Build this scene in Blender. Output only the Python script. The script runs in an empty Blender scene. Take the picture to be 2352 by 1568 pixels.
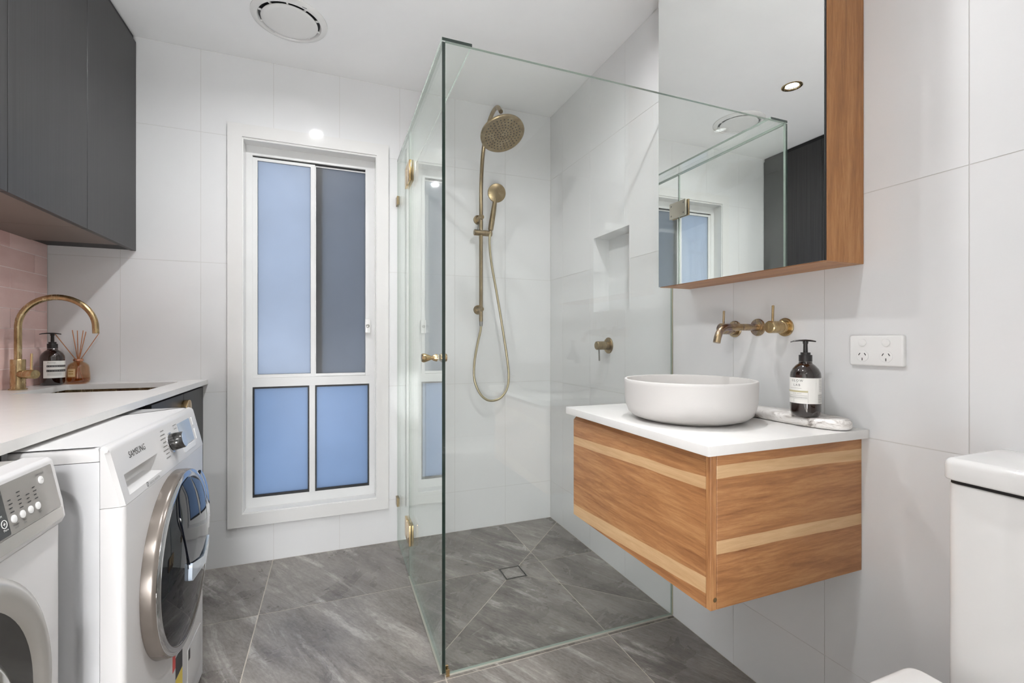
import bpy, bmesh, math, random
from mathutils import Vector, Matrix

random.seed(7)
sc = bpy.context.scene
COL = sc.collection
PI = math.pi

# ------------------------------------------------------------------ camera
YAW = math.atan2(414.0, 1060.0)
CAM_Z = 1.057
cam_d = bpy.data.cameras.new('camera')
cam_d.sensor_fit = 'HORIZONTAL'
cam_d.sensor_width = 36.0
cam_d.lens = 36.0 * 1060.0 / 2352.0
cam_d.shift_y = -1.0 / 2352.0
cam_d.clip_start = 0.02
cam = bpy.data.objects.new('camera', cam_d)
cam.location = (0, 0, CAM_Z)
cam.rotation_euler = (PI / 2, 0, -YAW)
COL.objects.link(cam)
sc.camera = cam

# ------------------------------------------------------------------ sky, light levels, exposure
DOWNLIGHT = 1150.0
HALL_GLOBE_FILL = 36.0  # strength of the added fill globe behind the camera
HALL_CEILING_FILL = 130.0  # strength of the added fill light on the hall ceiling
world = bpy.data.worlds.new('dusk_sky')
sc.world = world
world.use_nodes = True
bg = world.node_tree.nodes['Background']
bg.inputs['Color'].default_value = (0.49, 0.61, 0.83, 1)
bg.inputs['Strength'].default_value = 1.0
sc.view_settings.view_transform = 'Standard'
sc.view_settings.look = 'None'
sc.view_settings.gamma = 1.0
sc.view_settings.use_curve_mapping = False
sc.view_settings.exposure = 0.15
sc.cycles.use_denoising = True
sc.cycles.use_adaptive_sampling = True
sc.cycles.adaptive_threshold = 0.2
sc.cycles.adaptive_min_samples = 16
sc.cycles.max_bounces = 7
sc.cycles.diffuse_bounces = 4
sc.cycles.glossy_bounces = 4
sc.cycles.transmission_bounces = 4
sc.cycles.transparent_max_bounces = 16
sc.cycles.sample_clamp_indirect = 6.0

# ------------------------------------------------------------------ room dimensions (metres)
XL, XR, YB, YF, H = -1.105, 1.224, 2.499, -0.45, 2.40
JG = 0.0008                                   # joint depth of the wall tiles


# ------------------------------------------------------------------ material helpers
def lin(h):
    h = h.lstrip('#')
    out = []
    for i in (0, 2, 4):
        c = int(h[i:i + 2], 16) / 255.0
        out.append(c / 12.92 if c <= 0.04045 else ((c + 0.055) / 1.055) ** 2.4)
    return tuple(out) + (1.0,)


class NT:
    def __init__(self, name):
        self.m = bpy.data.materials.new(name)
        self.m.use_nodes = True
        self.t = self.m.node_tree
        self.t.nodes.clear()
        self.out = self.t.nodes.new('ShaderNodeOutputMaterial')

    def n(self, typ, **kw):
        nd = self.t.nodes.new(typ)
        for k, v in kw.items():
            setattr(nd, k, v)
        return nd

    def link(self, a, b):
        self.t.links.new(a, b)

    def val(self, sock, v):
        if hasattr(v, 'links'):
            self.link(v, sock)
        else:
            sock.default_value = v

    def math(self, op, a, b=0.0, c=0.0, clamp=False):
        nd = self.n('ShaderNodeMath', operation=op, use_clamp=clamp)
        self.val(nd.inputs[0], a)
        self.val(nd.inputs[1], b)
        self.val(nd.inputs[2], c)
        return nd.outputs[0]

    def ramp(self, fac, stops, interp='LINEAR'):
        nd = self.n('ShaderNodeValToRGB')
        cr = nd.color_ramp
        cr.interpolation = interp
        while len(cr.elements) < len(stops):
            cr.elements.new(0.5)
        for e, (p, c) in zip(cr.elements, stops):
            e.position = p
            e.color = c
        self.link(fac, nd.inputs[0])
        return nd.outputs[0]

    def mixc(self, fac, a, b, mode='MIX'):
        nd = self.n('ShaderNodeMix', data_type='RGBA', blend_type=mode)
        self.val(nd.inputs[0], fac)
        self.val(nd.inputs[6], a)
        self.val(nd.inputs[7], b)
        return nd.outputs[2]

    def pos(self):
        return self.n('ShaderNodeNewGeometry').outputs['Position']

    def mapped(self, vec, loc=(0, 0, 0), rot=(0, 0, 0), scale=(1, 1, 1)):
        nd = self.n('ShaderNodeMapping')
        self.link(vec, nd.inputs[0])
        nd.inputs[1].default_value = loc
        nd.inputs[2].default_value = rot
        nd.inputs[3].default_value = scale
        return nd.outputs[0]

    def noise(self, vec, scale=5.0, detail=4.0, rough=0.55, dist=0.0):
        nd = self.n('ShaderNodeTexNoise')
        self.link(vec, nd.inputs['Vector'])
        nd.inputs['Scale'].default_value = scale
        nd.inputs['Detail'].default_value = detail
        nd.inputs['Roughness'].default_value = rough
        nd.inputs['Distortion'].default_value = dist
        return nd.outputs[0]

    def bump(self, height, strength=0.2, distance=0.002):
        nd = self.n('ShaderNodeBump')
        self.link(height, nd.inputs['Height'])
        nd.inputs['Strength'].default_value = strength
        nd.inputs['Distance'].default_value = distance
        return nd.outputs[0]

    def principled(self, color, rough=0.4, metal=0.0, normal=None, coat=0.0, spec=0.5, **kw):
        nd = self.n('ShaderNodeBsdfPrincipled')
        self.val(nd.inputs['Base Color'], color)
        self.val(nd.inputs['Roughness'], rough)
        nd.inputs['Metallic'].default_value = metal
        nd.inputs['Coat Weight'].default_value = coat
        nd.inputs['Coat Roughness'].default_value = 0.05
        nd.inputs['Specular IOR Level'].default_value = spec
        for k, v in kw.items():
            self.val(nd.inputs[k.replace('_', ' ')], v)
        if normal is not None:
            self.link(normal, nd.inputs['Normal'])
        self.link(nd.outputs[0], self.out.inputs[0])
        return nd


def simple(name, hexcol, rough=0.4, metal=0.0, var=0.04, scale=6.0, coat=0.0, spec=0.5, bump=0.0):
    """Plain finish with a faint procedural tone variation."""
    t = NT(name)
    c = lin(hexcol)
    nz = t.noise(t.pos(), scale, 3.0)
    lo = tuple(x * (1 - var) for x in c[:3]) + (1,)
    hi = tuple(min(1, x * (1 + var)) for x in c[:3]) + (1,)
    colr = t.ramp(nz, [(0.3, lo), (0.7, hi)])
    nrm = t.bump(t.noise(t.pos(), 90.0, 2.0), bump, 0.001) if bump else None
    t.principled(colr, rough, metal, nrm, coat, spec)
    return t.m


def fresnel(t, base=0.04):
    lw = t.n('ShaderNodeLayerWeight')
    lw.inputs['Blend'].default_value = 0.5
    p5 = t.math('POWER', lw.outputs['Facing'], 5.0)
    return t.math('MULTIPLY_ADD', p5, 1.0 - base, base)


def clear_glass(name, tint, rough=0.0, base=0.04):
    t = NT(name)
    tr = t.n('ShaderNodeBsdfTransparent')
    tr.inputs[0].default_value = tint
    gl = t.n('ShaderNodeBsdfGlossy')
    gl.inputs['Color'].default_value = (0.96, 1.0, 0.97, 1)
    gl.inputs['Roughness'].default_value = rough
    mx = t.n('ShaderNodeMixShader')
    t.link(fresnel(t, base), mx.inputs[0])
    t.link(tr.outputs[0], mx.inputs[1])
    t.link(gl.outputs[0], mx.inputs[2])
    t.link(mx.outputs[0], t.out.inputs[0])
    return t.m


def frosted_glass(name, tint):
    t = NT(name)
    nz = t.noise(t.pos(), 3.0, 3.0)
    colr = t.ramp(nz, [(0.3, tuple(c * 0.93 for c in tint[:3]) + (1,)), (0.7, tint)])
    tl = t.n('ShaderNodeBsdfTranslucent')
    t.link(colr, tl.inputs[0])
    gl = t.n('ShaderNodeBsdfGlossy')
    gl.inputs['Roughness'].default_value = 0.4
    mx = t.n('ShaderNodeMixShader')
    t.link(fresnel(t, 0.04), mx.inputs[0])
    t.link(tl.outputs[0], mx.inputs[1])
    t.link(gl.outputs[0], mx.inputs[2])
    t.link(mx.outputs[0], t.out.inputs[0])
    return t.m


def wood_mat(name, grain, bands, tilt=0.0, tilt_at=0.0, base=('#80502E', '#AA764A', '#C79766')):
    """Oak-look board. grain = axis index the fibres follow; bands = (z0, z1) pale sapwood strips."""
    t = NT(name)
    p = t.pos()
    sca = [20.0, 20.0, 20.0]
    sca[grain] = 1.7
    wob = t.noise(t.mapped(p, scale=tuple(2.0 if i == grain else 5.0 for i in range(3))), 1.0, 2.0)
    n1 = t.noise(t.mapped(p, loc=(3.1, 1.7, 0.4), scale=tuple(s * 0.8 for s in sca)), 1.0, 6.0, 0.62, 2.2)
    n2 = t.noise(t.mapped(p, scale=tuple(s * 9.0 for s in sca)), 1.0, 4.0, 0.75, 0.6)
    n3 = t.noise(t.mapped(p, scale=tuple(s * 2.6 for s in sca)), 1.0, 5.0, 0.6, 1.2)
    f = t.math('MULTIPLY_ADD', n1, 0.42, t.math('MULTIPLY', n3, 0.34))
    f = t.math('ADD', f, t.math('MULTIPLY', n2, 0.30))
    col = t.ramp(f, [(0.36, lin(base[0])), (0.53, lin(base[1])), (0.70, lin(base[2]))])
    if bands:
        sx = t.n('ShaderNodeSeparateXYZ')
        t.link(p, sx.inputs[0])
        z = t.math('MULTIPLY_ADD', t.math('SUBTRACT', sx.outputs[grain], tilt_at), tilt, sx.outputs[2])
        z = t.math('MULTIPLY_ADD', t.math('SUBTRACT', wob, 0.5), 0.022, z)
        mask = None
        for z0, z1 in bands:
            a = t.math('MULTIPLY', t.math('GREATER_THAN', z, z0), t.math('LESS_THAN', z, z1))
            mask = a if mask is None else t.math('MAXIMUM', mask, a)
        pale = t.ramp(f, [(0.34, lin('#C39A6C')), (0.70, lin('#DDBD92'))])
        col = t.mixc(t.math('MULTIPLY', mask, 0.85), col, pale)
    t.principled(col, 0.42, 0.0, t.bump(n2, 0.12, 0.0008))
    return t.m


def wall_tile_mat():
    t = NT('white_wall_tile')
    p = t.pos()
    nz = t.noise(p, 1.3, 2.0)
    colr = t.ramp(nz, [(0.3, lin('#DCDCDC')), (0.7, lin('#E0E0E0'))])
    t.principled(colr, 0.06, 0.0, t.bump(t.noise(p, 7.0, 1.0), 0.02, 0.002), spec=0.42)
    return t.m


def pink_tile_mat():
    t = NT('pink_glazed_tile')
    p = t.pos()
    rnd = t.n('ShaderNodeObjectInfo').outputs['Random']
    nz = t.noise(t.mapped(p, scale=(1, 3.5, 9)), 2.2, 3.0)
    f = t.math('MULTIPLY_ADD', rnd, 0.5, t.math('MULTIPLY', nz, 0.5))
    colr = t.ramp(f, [(0.15, lin('#DDB3AC')), (0.5, lin('#EAC5BE')), (0.85, lin('#F2D2CB'))])
    t.principled(colr, 0.06, 0.0, t.bump(t.noise(t.mapped(p, scale=(1, 1, 2.2)), 16.0, 2.0), 0.35, 0.004))
    return t.m


def slate_mat():
    t = NT('slate_look_tile')
    info = t.n('ShaderNodeObjectInfo')
    off = t.n('ShaderNodeVectorMath', operation='SCALE')
    cmb = t.n('ShaderNodeCombineXYZ')
    for i in range(3):
        t.link(info.outputs['Random'], cmb.inputs[i])
    t.link(cmb.outputs[0], off.inputs[0])
    off.inputs['Scale'].default_value = 11.0
    add = t.n('ShaderNodeVectorMath', operation='ADD')
    t.link(t.pos(), add.inputs[0])
    t.link(off.outputs[0], add.inputs[1])
    base = add.outputs[0]
    # fibres follow the direction (0.5, -0.85) over the floor
    rot = t.mapped(base, rot=(0, 0, math.atan2(0.85, 0.5)))
    streak = t.noise(t.mapped(rot, scale=(1.8, 11.0, 1)), 1.0, 7.0, 0.70, 1.0)
    cloud = t.noise(base, 2.6, 5.0, 0.62, 0.8)
    fine = t.noise(t.mapped(rot, scale=(42, 130, 1)), 1.0, 3.0, 0.75)
    vein = t.noise(t.mapped(rot, scale=(1.0, 5.5, 1)), 1.0, 6.0, 0.66, 2.0)
    vm = t.ramp(vein, [(0.0, (0, 0, 0, 1)), (0.55, (0, 0, 0, 1)), (0.66, (1, 1, 1, 1)), (0.76, (0.1, 0.1, 0.1, 1)), (1.0, (0, 0, 0, 1))])
    vd = t.ramp(vein, [(0.0, (1, 1, 1, 1)), (0.26, (1, 1, 1, 1)), (0.46, (0, 0, 0, 1)), (1.0, (0, 0, 0, 1))])
    f = t.math('ADD', t.math('MULTIPLY', streak, 0.42), t.math('MULTIPLY', cloud, 0.36))
    f = t.math('MULTIPLY_ADD', fine, 0.24, f)
    col = t.ramp(f, [(0.36, lin('#55504C')), (0.48, lin('#77716C')), (0.58, lin('#908A84')), (0.70, lin('#AFA9A2'))])
    vmf = t.math('MULTIPLY', vm, t.math('MULTIPLY_ADD', fine, 1.1, 0.0), clamp=True)
    col = t.mixc(t.math('MULTIPLY', vmf, 0.75), col, lin('#D0CCC6'))
    col = t.mixc(t.math('MULTIPLY', vd, 0.13), col, lin('#4B4845'))
    t.principled(col, t.math('MULTIPLY_ADD', cloud, 0.2, 0.18), 0.0, t.bump(f, 0.3, 0.003), spec=0.5)
    return t.m


def brass_mat(name, a, b, c, rough, scale=30.0, stretch=(1, 1, 0.35)):
    t = NT(name)
    p = t.pos()
    nz = t.noise(t.mapped(p, scale=stretch), scale, 5.0, 0.65, 0.6)
    colr = t.ramp(nz, [(0.3, lin(a)), (0.52, lin(b)), (0.72, lin(c))])
    r = t.math('MULTIPLY_ADD', nz, 0.18, rough - 0.09)
    t.principled(colr, r, 1.0)
    return t.m


def marble_mat():
    t = NT('grey_veined_marble')
    p = t.pos()
    n1 = t.noise(t.mapped(p, rot=(0, 0, 0.5), scale=(1, 1, 2)), 13.0, 6.0, 0.62, 2.2)
    col = t.ramp(n1, [(0.34, lin('#8D8580')), (0.42, lin('#C9C3BD')), (0.52, lin('#EAE6E2')), (0.62, lin('#F2EFEC')), (0.7, lin('#CFC6BF'))])
    t.principled(col, 0.3)
    return t.m


def charcoal_mat():
    t = NT('charcoal_woodgrain_laminate')
    p = t.pos()
    nz = t.noise(t.mapped(p, scale=(160, 160, 2.0)), 1.0, 4.0, 0.6)
    col = t.ramp(nz, [(0.3, lin('#252424')), (0.7, lin('#383737'))])
    t.principled(col, t.math('MULTIPLY_ADD', nz, 0.12, 0.34), 0.0, t.bump(nz, 0.25, 0.0008), spec=0.5)
    return t.m


M = {}
M['tile'] = wall_tile_mat()
M['grout'] = simple('pale_grout', '#CBC9C6', 0.8, var=0.03)
M['pink'] = pink_tile_mat()
M['pink_grout'] = simple('blush_grout', '#F0DCD8', 0.8, var=0.03)
M['slate'] = slate_mat()
M['floor_grout'] = simple('sandy_grout', '#BDB4A8', 0.85, var=0.08, scale=40)
M['ceiling'] = simple('ceiling_paint', '#F8F8F8', 0.75, var=0.01)
M['paint'] = simple('wall_paint', '#E6E6E6', 0.6, var=0.01)
M['gloss'] = simple('white_gloss_trim', '#DEDDDB', 0.07, var=0.01)
M['alu'] = simple('white_aluminium', '#DDDDDC', 0.35, var=0.02)
M['seal'] = simple('pale_grey_seal', '#A9A79B', 0.4, var=0.03)
M['black'] = simple('black_rubber', '#121214', 0.5, var=0.05)
M['frost'] = frosted_glass('frosted_glass', (0.88, 0.89, 0.90, 1))
M['frost_low'] = frosted_glass('blue_frosted_glass', (0.66, 0.75, 0.85, 1))
M['glass'] = clear_glass('shower_glass', (0.984, 0.993, 0.986, 1))
M['edge_pale'] = simple('pale_green_glass_edge', '#93A096', 0.1, var=0.08, scale=20)
M['plate'] = simple('satin_nickel_plate', '#CFC8BA', 0.3, metal=0.9, var=0.03)
M['glass_edge'] = simple('green_glass_edge', '#16241E', 0.08, var=0.2, scale=20, coat=0.5)
M['brass'] = brass_mat('aged_brass', '#85745A', '#9C8A6B', '#B3A285', 0.32)
M['brass_warm'] = brass_mat('tarnished_brass', '#9C8460', '#BBA37A', '#D3C3A0', 0.26, scale=55.0)
M['brass_purple'] = brass_mat('heat_stained_brass', '#85757A', '#AD9878', '#C9B899', 0.28, scale=28.0)
M['gold'] = brass_mat('polished_gold', '#C6A676', '#DABE90', '#E9D3A9', 0.2, scale=12.0)
M['nozzle'] = simple('dark_nozzle_rubber', '#3A3227', 0.6, var=0.1)
M['hose'] = simple('champagne_hose', '#B9AE8F', 0.3, metal=0.75, var=0.08, scale=60)
M['steel'] = simple('brushed_steel', '#8E8C88', 0.3, metal=1.0, var=0.08, scale=60)
M['chrome'] = simple('polished_chrome', '#D2D2D4', 0.08, metal=1.0, var=0.02)
M['charcoal'] = charcoal_mat()
M['under'] = simple('brown_laminate_underside', '#6F625A', 0.45, var=0.06, scale=3)
M['stone'] = simple('white_engineered_stone', '#E4E2DF', 0.22, var=0.015, scale=30)
M['ceramic'] = simple('white_ceramic', '#DEDDDB', 0.06, var=0.01, coat=0.3)
M['matte_ceramic'] = simple('matte_white_ceramic', '#CCC9C6', 0.6, var=0.01)
M['plastic'] = simple('white_plastic', '#E8E7E5', 0.22, var=0.01)
M['enamel'] = simple('white_enamel', '#CFCDCC', 0.3, var=0.012)
M['enamel_side'] = simple('pressed_white_steel', '#D2D2D3', 0.28, var=0.012)
M['grey_panel'] = simple('grey_gloss_panel', '#8C8883', 0.1, var=0.02, coat=0.4)
M['silver'] = simple('silver_plastic', '#B5B1AC', 0.25, metal=0.35, var=0.03)
M['smoke'] = simple('smoky_ring_plastic', '#756D66', 0.25, metal=0.45, var=0.12, scale=9)
M['navy'] = simple('dark_navy_door_glass', '#0A0D15', 0.03, var=0.1, spec=0.45)
M['dark_glass'] = simple('dark_smoked_glass', '#2B2A29', 0.05, var=0.1, coat=0.8)
M['drum'] = simple('greenish_drum_glass', '#6A6B63', 0.15, metal=0.4, var=0.2, scale=7, coat=0.6)
M['screen'] = simple('blue_grey_display', '#AEB9C6', 0.12, var=0.05, coat=0.5)
M['ink'] = simple('dark_print', '#3B3A3A', 0.6, var=0.05)
M['grey_ink'] = simple('grey_print', '#8B8986', 0.6, var=0.05)
M['white_ink'] = simple('white_print', '#F0F0EE', 0.5, var=0.02)
M['red'] = simple('red_sticker', '#D9413A', 0.4, var=0.05)
M['yellow'] = simple('yellow_sticker', '#E8CE4A', 0.4, var=0.05)
M['amber'] = simple('amber_bottle_glass', '#1C0E09', 0.04, var=0.25, scale=25, coat=1.0)
M['pump'] = simple('black_pump_plastic', '#221F1E', 0.3, var=0.05)
M['label'] = simple('paper_label', '#E9E7E2', 0.5, var=0.02)
M['olive'] = simple('olive_label_band', '#BDB48F', 0.5, var=0.03)
M['diff_glass'] = clear_glass('peach_diffuser_glass', (0.93, 0.80, 0.66, 1), 0.0, 0.06)
M['oil'] = clear_glass('amber_diffuser_oil', (0.80, 0.55, 0.25, 1), 0.0, 0.03)
M['reed'] = simple('rattan_reed', '#B6794F', 0.6, var=0.15, scale=80)
M['marble'] = marble_mat()
M['wood_x'] = wood_mat('oak_end_panel', 0, [(0.766, 0.794), (0.604, 0.631)], 0.0)
M['wood_y'] = wood_mat('oak_drawer_front', 1, [(0.716, 0.742), (0.488, 0.524)], 0.055, 1.34)
M['wood_z'] = wood_mat('oak_upright', 2, [], 0.0)
M['wood_cab'] = wood_mat('oak_mirror_cabinet', 2, [], 0.0, base=('#85552C', '#A87240', '#C4915F'))
M['wood_rail'] = wood_mat('oak_shadow_rail', 1, [], 0.0, base=('#7F5838', '#8C6342', '#9C7350'))


def mirror_mat():
    t = NT('mirror_silvering')
    gl = t.n('ShaderNodeBsdfGlossy')
    nz = t.noise(t.pos(), 2.0, 1.0)
    t.link(t.ramp(nz, [(0.3, (0.90, 0.91, 0.90, 1)), (0.7, (0.915, 0.925, 0.915, 1))]), gl.inputs['Color'])
    gl.inputs['Roughness'].default_value = 0.0
    t.link(gl.outputs[0], t.out.inputs[0])
    return t.m


def lamp_mat(name='downlight_lens', power=DOWNLIGHT):
    t = NT(name)
    em = t.n('ShaderNodeEmission')
    em.inputs['Color'].default_value = (0.975, 0.985, 1.0, 1)
    em.inputs['Strength'].default_value = power
    t.link(em.outputs[0], t.out.inputs[0])
    return t.m


def mesh_screen_mat():
    t = NT('insect_screen_mesh')
    tr = t.n('ShaderNodeBsdfTransparent')
    df = t.n('ShaderNodeBsdfDiffuse')
    df.inputs[0].default_value = lin('#141C2A')
    mx = t.n('ShaderNodeMixShader')
    wv = t.noise(t.pos(), 900.0, 0.0)
    t.link(t.math('MULTIPLY_ADD', wv, 0.06, 0.42), mx.inputs[0])
    t.link(tr.outputs[0], mx.inputs[1])
    t.link(df.outputs[0], mx.inputs[2])
    t.link(mx.outputs[0], t.out.inputs[0])
    return t.m


M['mirror'] = mirror_mat()
M['lamp'] = lamp_mat()
M['mesh'] = mesh_screen_mat()

# ------------------------------------------------------------------ mesh helpers
WORLD = {}


def empty(name, loc, label=None, cat=None, group=None, kind=None):
    o = bpy.data.objects.new(name, None)
    o.empty_display_size = 0.05
    o.location = loc
    COL.objects.link(o)
    WORLD[o.name] = Vector(loc)
    tag(o, label, cat, group, kind)
    return o


def tag(o, label=None, cat=None, group=None, kind=None):
    if label:
        o['label'] = label
    if cat:
        o['category'] = cat
    if group:
        o['group'] = group
    if kind:
        o['kind'] = kind
    return o


def mk(name, bm, mats, parent=None, smooth=35.0, recalc=True, label=None):
    """Link a bmesh (built in room coordinates) as one object with its origin at its base."""
    if recalc:
        bmesh.ops.recalc_face_normals(bm, faces=bm.faces)
    xs = [v.co for v in bm.verts]
    lo = Vector((min(c.x for c in xs), min(c.y for c in xs), min(c.z for c in xs)))
    hi = Vector((max(c.x for c in xs), max(c.y for c in xs), max(c.z for c in xs)))
    org = Vector(((lo.x + hi.x) / 2, (lo.y + hi.y) / 2, lo.z))
    bmesh.ops.translate(bm, verts=bm.verts, vec=-org)
    me = bpy.data.meshes.new(name)
    bm.to_mesh(me)
    bm.free()
    if not isinstance(mats, (list, tuple)):
        mats = [mats]
    for m in mats:
        me.materials.append(m)
    if smooth:
        for p in me.polygons:
            p.use_smooth = True
        me.set_sharp_from_angle(angle=math.radians(smooth))
    o = bpy.data.objects.new(name, me)
    COL.objects.link(o)
    WORLD[o.name] = org
    if parent is not None:
        o.parent = parent
        o.location = org - WORLD[parent.name]
    else:
        o.location = org
    if label:
        o['label'] = label
    return o


def box(bm, x0, x1, y0, y1, z0, z1, mi=0):
    vs = [bm.verts.new(c) for c in ((x0, y0, z0), (x1, y0, z0), (x1, y1, z0), (x0, y1, z0),
                                    (x0, y0, z1), (x1, y0, z1), (x1, y1, z1), (x0, y1, z1))]
    fs = []
    for q in ((0, 3, 2, 1), (4, 5, 6, 7), (0, 1, 5, 4), (1, 2, 6, 5), (2, 3, 7, 6), (3, 0, 4, 7)):
        f = bm.faces.new([vs[i] for i in q])
        f.material_index = mi
        fs.append(f)
    return fs


def boxes(*bs):
    bm = bmesh.new()
    for b in bs:
        box(bm, *b)
    return bm


def bbox(x0, x1, y0, y1, z0, z1, r=0.003, seg=2):
    """A box with rounded edges."""
    bm = bmesh.new()
    box(bm, x0, x1, y0, y1, z0, z1)
    if r > 0:
        bmesh.ops.bevel(bm, geom=list(bm.edges), offset=r, segments=seg, profile=0.6, affect='EDGES')
    return bm


def frame_of(axis):
    a = Vector(axis).normalized()
    h = Vector((0, 0, 1)) if abs(a.z) < 0.9 else Vector((1, 0, 0))
    u = h.cross(a).normalized()
    v = a.cross(u).normalized()
    return u, v, a


def ring(bm, c, u, v, r, seg):
    return [bm.verts.new(Vector(c) + u * (r * math.cos(2 * PI * i / seg)) + v * (r * math.sin(2 * PI * i / seg)))
            for i in range(seg)]


def bridge(bm, a, b, mi=0, closed=True):
    n = len(a)
    for i in range(n if closed else n - 1):
        j = (i + 1) % n
        try:
            f = bm.faces.new((a[i], a[j], b[j], b[i]))
            f.material_index = mi
        except ValueError:
            pass


def lathe(bm, origin, axis, prof, seg=40, mi=0, cap0=True, cap1=True):
    """prof = [(radius, distance along axis)]; radius 0 closes to a point."""
    u, v, a = frame_of(axis)
    o = Vector(origin)
    prev = None
    for k, (r, d) in enumerate(prof):
        c = o + a * d
        if r <= 1e-6:
            cur = [bm.verts.new(c)]
        else:
            cur = ring(bm, c, u, v, r, seg)
        if prev is not None:
            if len(prev) == 1 and len(cur) > 1:
                for i in range(seg):
                    bm.faces.new((prev[0], cur[i], cur[(i + 1) % seg])).material_index = mi
            elif len(cur) == 1 and len(prev) > 1:
                for i in range(seg):
                    bm.faces.new((cur[0], prev[(i + 1) % seg], prev[i])).material_index = mi
            elif len(cur) > 1:
                bridge(bm, prev, cur, mi)
        if k == 0 and cap0 and len(cur) > 1:
            bm.faces.new(cur[::-1]).material_index = mi
        prev = cur
    if cap1 and len(prev) > 1:
        bm.faces.new(prev).material_index = mi


def lathed(origin, axis, prof, seg=40, **kw):
    bm = bmesh.new()
    lathe(bm, origin, axis, prof, seg, **kw)
    return bm


def rod(bm, p0, p1, r, seg=20, r1=None, ch=0.0):
    p0, p1 = Vector(p0), Vector(p1)
    L = (p1 - p0).length
    r1 = r if r1 is None else r1
    prof = [(r - ch, 0), (r, ch), (r1, L - ch), (r1 - ch, L)] if ch else [(r, 0), (r1, L)]
    lathe(bm, p0, p1 - p0, prof, seg)


def rodm(p0, p1, r, seg=20, r1=None, ch=0.0):
    bm = bmesh.new()
    rod(bm, p0, p1, r, seg, r1, ch)
    return bm


def spline(pts, n=8):
    """Catmull-Rom through pts."""
    P = [Vector(p) for p in pts]
    P = [P[0] * 2 - P[1]] + P + [P[-1] * 2 - P[-2]]
    out = []
    for i in range(1, len(P) - 2):
        for k in range(n):
            t = k / n
            a, b, c, d = P[i - 1], P[i], P[i + 1], P[i + 2]
            out.append(0.5 * ((2 * b) + (c - a) * t + (2 * a - 5 * b + 4 * c - d) * t * t + (3 * b - a - 3 * c + d) * t ** 3))
    out.append(P[-2])
    return out


def tube(bm, pts, r, seg=14, mi=0):
    P = [Vector(p) for p in pts]
    t0 = (P[1] - P[0]).normalized()
    u, v, _ = frame_of(t0)
    prev = None
    for i, p in enumerate(P):
        t = (P[min(i + 1, len(P) - 1)] - P[max(i - 1, 0)]).normalized()
        u = (u - t * u.dot(t)).normalized()
        v = t.cross(u)
        cur = ring(bm, p, u, v, r, seg)
        if prev:
            bridge(bm, prev, cur, mi)
        else:
            bm.faces.new(cur[::-1])
        prev = cur
    bm.faces.new(prev)


def tubem(pts, r, seg=14):
    bm = bmesh.new()
    tube(bm, pts, r, seg)
    return bm


def loft(bm, rings, cap0=True, cap1=True, mi=0):
    prev = None
    for k, R in enumerate(rings):
        cur = [bm.verts.new(p) for p in R]
        if prev:
            bridge(bm, prev, cur, mi)
        elif cap0:
            bm.faces.new(cur[::-1])
        prev = cur
    if cap1:
        bm.faces.new(prev)


def rpoly(pts, r, seg=6):
    """Round the corners of a 2-D polygon. r: one radius or one per corner."""
    n = len(pts)
    out = []
    for i in range(n):
        ri = r[i] if isinstance(r, (list, tuple)) else r
        p = Vector(pts[i]).to_2d()
        a = (Vector(pts[i - 1]).to_2d() - p)
        b = (Vector(pts[(i + 1) % n]).to_2d() - p)
        if ri <= 0:
            out.append(tuple(p))
            continue
        la, lb = a.length, b.length
        a, b = a / la, b / lb
        ang = math.acos(max(-1, min(1, a.dot(b))))
        d = min(ri / math.tan(ang / 2), la * 0.49, lb * 0.49)
        p0, p1 = p + a * d, p + b * d
        for k in range(seg + 1):
            t = k / seg
            q = p0 * (1 - t) ** 2 + p * 2 * t * (1 - t) + p1 * t * t
            out.append((q.x, q.y))
    return out


def inset2(poly, d):
    """Shrink a 2-D outline towards its inside by d (vertex normals)."""
    n = len(poly)
    area = sum(poly[i][0] * poly[(i + 1) % n][1] - poly[(i + 1) % n][0] * poly[i][1] for i in range(n))
    s = 1.0 if area > 0 else -1.0
    out = []
    for i in range(n):
        p, a, b = Vector(poly[i]), Vector(poly[i - 1]), Vector(poly[(i + 1) % n])
        e1, e2 = (p - a), (b - p)
        e1 = e1.normalized() if e1.length > 1e-9 else e2.normalized()
        e2 = e2.normalized() if e2.length > 1e-9 else e1
        nn = Vector((-(e1.y + e2.y), e1.x + e2.x))
        nn = nn.normalized() if nn.length > 1e-9 else Vector((-e1.y, e1.x))
        k = max(0.4, nn.dot(Vector((-e1.y, e1.x))))
        out.append(tuple(p + nn * (s * d / k)))
    return out


def slabz(poly, z0, z1, r=0.0, seg=4, r0=0.0):
    """Horizontal slab from an XY outline, rounded upper (r) and lower (r0) rim."""
    bm = bmesh.new()
    rings = []
    if r0:
        for k in range(seg):
            a = PI / 2 * k / seg
            rings.append([(x, y, z0 + r0 * (1 - math.sin(a))) for x, y in inset2(poly, r0 * (1 - math.cos(a)))][:] if False else
                         [(x, y, z0 + r0 * (1 - math.cos(a))) for x, y in inset2(poly, r0 * (1 - math.sin(a)))])
        rings.append([(x, y, z0 + r0) for x, y in poly])
    else:
        rings.append([(x, y, z0) for x, y in poly])
    if r:
        rings.append([(x, y, z1 - r) for x, y in poly])
        for k in range(1, seg + 1):
            a = PI / 2 * k / seg
            rings.append([(x, y, z1 - r + r * math.sin(a)) for x, y in inset2(poly, r * (1 - math.cos(a)))])
    else:
        rings.append([(x, y, z1) for x, y in poly])
    loft(bm, rings)
    return bm


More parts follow.
